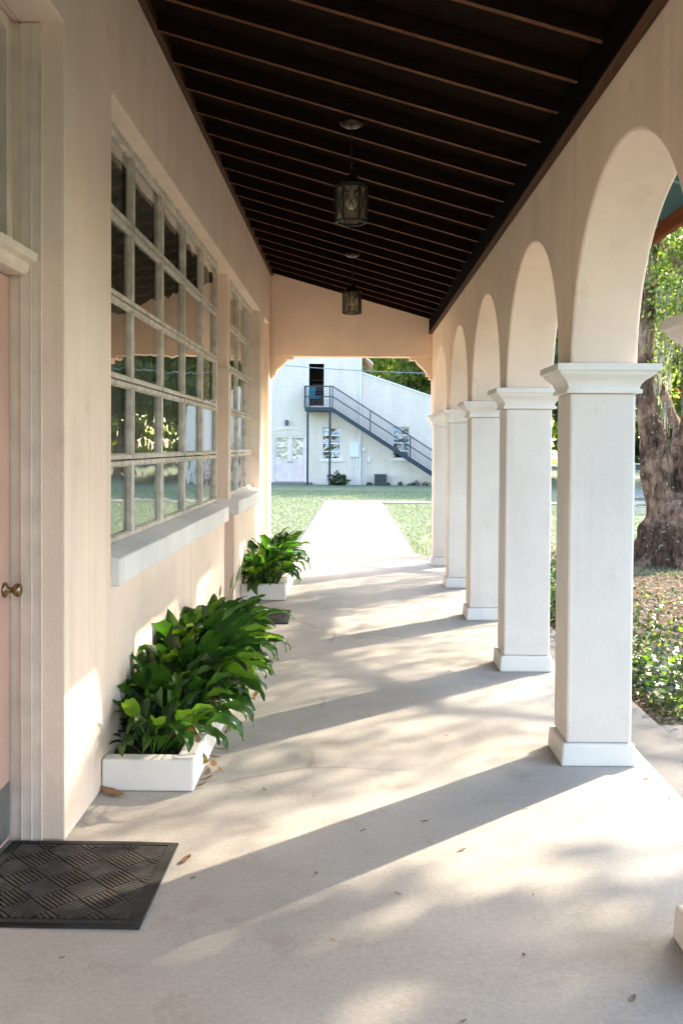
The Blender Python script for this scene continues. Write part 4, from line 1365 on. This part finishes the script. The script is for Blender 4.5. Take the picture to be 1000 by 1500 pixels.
# further trees: three crown kinds, each tree its own trunk and crown
def crown_mesh(name, seed, rx, rz_, ncl, per, size, mats, probs, spread):
    r = np.random.default_rng(seed)
    cl_ = []
    while len(cl_) < ncl:
        p = r.uniform(-1, 1, 3)
        d = np.linalg.norm(p)
        if .35 < d < 1 and p[2] > -.75:
            cl_.append((p[0] * rx, p[1] * rx, p[2] * rz_))
    pts_ = crown_points(cl_, per, spread, r)
    n_ = len(pts_)
    return fast_quads(name, leaf_quads(pts_, size, .55, r), n_, [M[m] for m in mats], r.choice(len(mats), n_, p=probs))
CR = [crown_mesh('crown', 1, 4.2, 3.6, 60, 120, .34, ('oakleaf', 'oakleaf2', 'darkleaf'), [.5, .4, .1], 1.15),
      crown_mesh('crown', 2, 4.4, 4.2, 60, 190, .36, ('darkleaf', 'oakleaf'), [.55, .45], 1.1),
      crown_mesh('crown', 3, 3.6, 4.6, 54, 105, .32, ('oakleaf2', 'oakleaf'), [.6, .4], 1.2)]
TR = []
for i in range(3):
    mb = MB()
    trunk_mesh(mb, [([(0, 0, -.3), (.05, 0, .4), (.1, .05, 2.5), (-.05, .1, 5), (.2, 0, 7.5)], [.34, .27, .23, .18, .06])], 10, 70 + i)
    trunk_mesh(mb, [([(.1, .05, 3.0), (1.2, .3, 4.6), (2.2, .6, 6.0)], [.12, .09, .04])], 7, 80 + i)
    trunk_mesh(mb, [([(-.05, .1, 3.6), (-1.1, -.4, 5.2), (-2.0, -.5, 6.4)], [.12, .08, .03])], 7, 90 + i)
    TR.append(mb.mesh('trunk', [M['bark']], smooth=True))
def tree(x, y, kind, s_, label, cz=6.4, group=None, rz=None):
    z = gz(x, y)
    t_ = empty('tree', (x, y, z), label, 'tree', group, random.uniform(0, 6.28) if rz is None else rz)
    t_.scale = (s_, s_, s_)
    link(bpy.data.objects.new('trunk', TR[kind]), t_)
    o = link(bpy.data.objects.new('crown', CR[kind]), t_)
    o.location.z = cz
    return t_
gb, gr = 'trees rising behind the white building', 'trees standing beyond the lawn on the right'
for x, y, k, s_, lb in ((3.2, 63, 2, 1.15, 'sunny yellow green tree showing above the sloping parapet of the white building'), (7.5, 64, 0, 1.25, 'broad green tree behind the low end of the white wing'),
                        (1.0, 70, 2, 1.5, 'tall pale tree behind the high block of the white building'), (12, 66, 1, 1.4, 'dark evergreen tree set back to the right of the white building')):
    tree(x, y, k, s_, lb, 6.4, gb)
for x, y, k, s_, lb in ((9.5, 52, 1, 1.1, 'dark evergreen tree nearest the right end of the white building'), (13.5, 50, 2, 1.1, 'sunny yellow green tree beyond the road, seen past the old oak'), (17, 55, 0, 1.3, 'broad mixed green tree behind the sunny one across the road'),
                        (11.5, 60, 2, 1.3, 'tall pale green tree far behind the chain link fence'), (21, 50, 1, 1.3, 'dark round evergreen across the road to the right of the fence'), (24, 42, 0, 1.2, 'wide leafy tree beside the road beyond the fence end'),
                        (29, 35, 1, 1.3, 'dark tree at the far side of the lawn, right of the side walk'), (32, 26, 2, 1.3, 'yellow green tree straight out from the side walk'), (30, 16, 0, 1.3, 'broad tree on the open lawn to the right of the porch'),
                        (38, 44, 1, 1.8, 'very large dark tree in the far right distance'), (22, 64, 0, 1.7, 'large mixed tree behind the trees across the road')):
    tree(x, y, k, s_, lb, 6.4, gr)
# two oaks beside the porch whose crowns break up the low sun
tree(12.6, 10.8, 1, .80, 'dense dark tree out on the lawn past the side walk', 11.2, None, 2.0)
tree(10.3, 8.3, 1, .75, 'slim oak beyond the near end of the side walk that shades the porch floor', 10.0, None, 1.0)
tree(-14, 30, 0, 1.3, 'broad tree at the far left edge of the lawn', 6.4)

# a far belt of woodland
r2 = np.random.default_rng(21)
n_ = 26000
ang = r2.uniform(-1.2, 1.45, n_)
rad_ = r2.uniform(88, 105, n_)
zz = r2.uniform(0, 1, n_) ** .8 * (11 + 4 * np.sin(ang * 17) + 2 * np.sin(ang * 41))
pts = np.stack([rad_ * np.sin(ang), rad_ * np.cos(ang), zz - .4], 1)
me = fast_quads('far_woods', leaf_quads(pts, 1.5, .6, r2), n_, [M['oakleaf'], M['darkleaf'], M['oakleaf2']], r2.choice(3, n_, p=[.4, .4, .2]))
link(bpy.data.objects.new('far_woods', me), None, kind='stuff')

# ------------------------------------------------------------------ chain link fence on the right
fe = empty('chain_link_fence', (4.6, 26, 0), 'grey chain link fence across the lawn behind the old oak', 'fence')
fx = [4.9, 7.3, 9.7, 12.1, 14.5]
for x in fx:
    z = gz(x, 26)
    MB().tube([(x, 26, z - .1), (x, 26, z + 1.28)], .04 if x != 4.9 else .06, 8).build('post', M['galv'], fe)
z = gz(6, 26)
MB().tube([(4.9, 26, z + 1.24), (14.5, 26, z + 1.24)], .024, 6).build('rail', M['galv'], fe)
mb = MB()
stp = .10
x = 4.9
while x < 14.5:
    for d_ in (-1, 1):
        a = (x, 26.01 * 1, z + .02)
        b = (x + d_ * 1.2, 26.01, z + 1.22)
        if 4.8 < b[0] < 14.6:
            mb.add([(a[0] - .004, a[1], a[2]), (a[0] + .004, a[1], a[2]), (b[0] + .004, b[1], b[2]), (b[0] - .004, b[1], b[2])], [(0, 1, 2, 3)])
    x += stp
mb.build('wire_mesh', M['galv'], fe, kind='stuff')

# ------------------------------------------------------------------ lawn blades, leaf litter, ivy
r3 = np.random.default_rng(33)
def grass_patch(n_, x0, x1, y0, y1, test):
    X = r3.uniform(x0, x1, n_); Y = y0 + (y1 - y0) * r3.uniform(0, 1, n_) ** 1.5
    keep = np.array([test(a, b) for a, b in zip(X, Y)])
    X, Y = X[keep], Y[keep]
    Z = np.array([gz(a, b) for a, b in zip(X, Y)])
    n2 = len(X)
    base = np.stack([X, Y, Z - .005], 1)
    a = r3.uniform(0, 6.28, n2)
    wv = np.stack([np.cos(a), np.sin(a), np.zeros(n2)], 1) * .0045 * (1 + Y[:, None] * .05)
    h_ = r3.uniform(.025, .06, n2)
    tip = base + np.stack([r3.normal(size=n2) * .02, r3.normal(size=n2) * .02, h_], 1)
    return np.stack([base - wv, base + wv, tip + wv * .25, tip - wv * .25], 1).reshape(-1, 3)
onpath = lambda a, b: not (-.9 - flare(b) < a < .92 + flare(b) and b < 31.1) and not (a > .85 and 29.3 < b < 31.1)
q = grass_patch(52000, -4.2, 6.5, 13.35, 40, onpath)
link(bpy.data.objects.new('grass', fast_quads('grass', q, len(q) // 4, [M['grassm']])), None, kind='stuff')
# litter
n_ = 20000
X = 1.86 + 8 * r3.uniform(0, 1, n_) ** 1.4; Y = r3.uniform(2.2, 16.5, n_)
keep = ~((Y > 4.06) & (Y < 6.06)) | (r3.uniform(0, 1, n_) < .015)
X, Y = X[keep], Y[keep]
Z = np.array([gz(a, b) for a, b in zip(X, Y)]) + .008 + r3.uniform(0, .02, len(X))
Z = np.where((Y > 4.06) & (Y < 6.06), -.148, Z)
q = leaf_quads(np.stack([X, Y, Z], 1), .052, .5, r3, .6)
link(bpy.data.objects.new('leaf_litter', fast_quads('leaf_litter', q, len(X), [M['dry'], M['dry2'], M['dry3']], r3.choice(3, len(X), p=[.30, .38, .32]))), None, kind='stuff')
# ivy patches
P_ = []
for cx_, cy_, n2, sx_, sy_, hh in ((2.15, 6.75, 900, .20, .42, .22), (2.35, 7.6, 600, .28, .45, .14), (2.6, 8.8, 700, .5, .8, .08), (2.0, 9.4, 1500, .12, .9, .35), (2.05, 11.2, 2200, .16, .7, .5), (3.2, 10.5, 500, .8, .9, .06)):
    a = r3.normal(size=(n2, 3)) * np.array([sx_, sy_, 0]) + np.array([cx_, cy_, 0])
    a[:, 0] = np.maximum(a[:, 0], 1.9 + r3.uniform(0, .15, n2))
    a[:, 1] = np.where(a[:, 1] < 6.12, 6.12 + r3.uniform(0, .3, n2), a[:, 1])
    a[:, 2] = [gz(u, v) for u, v in a[:, :2]]
    a[:, 2] += .03 + r3.uniform(0, 1, n2) * hh
    P_.append(a)
P_ = np.concatenate(P_)
q = leaf_quads(P_, .052, .65, r3, .35)
link(bpy.data.objects.new('ivy_ground_cover', fast_quads('ivy_ground_cover', q, len(P_), [M['ivy'], M['leafy']], r3.choice(2, len(P_), p=[.85, .15]))), None, kind='stuff')
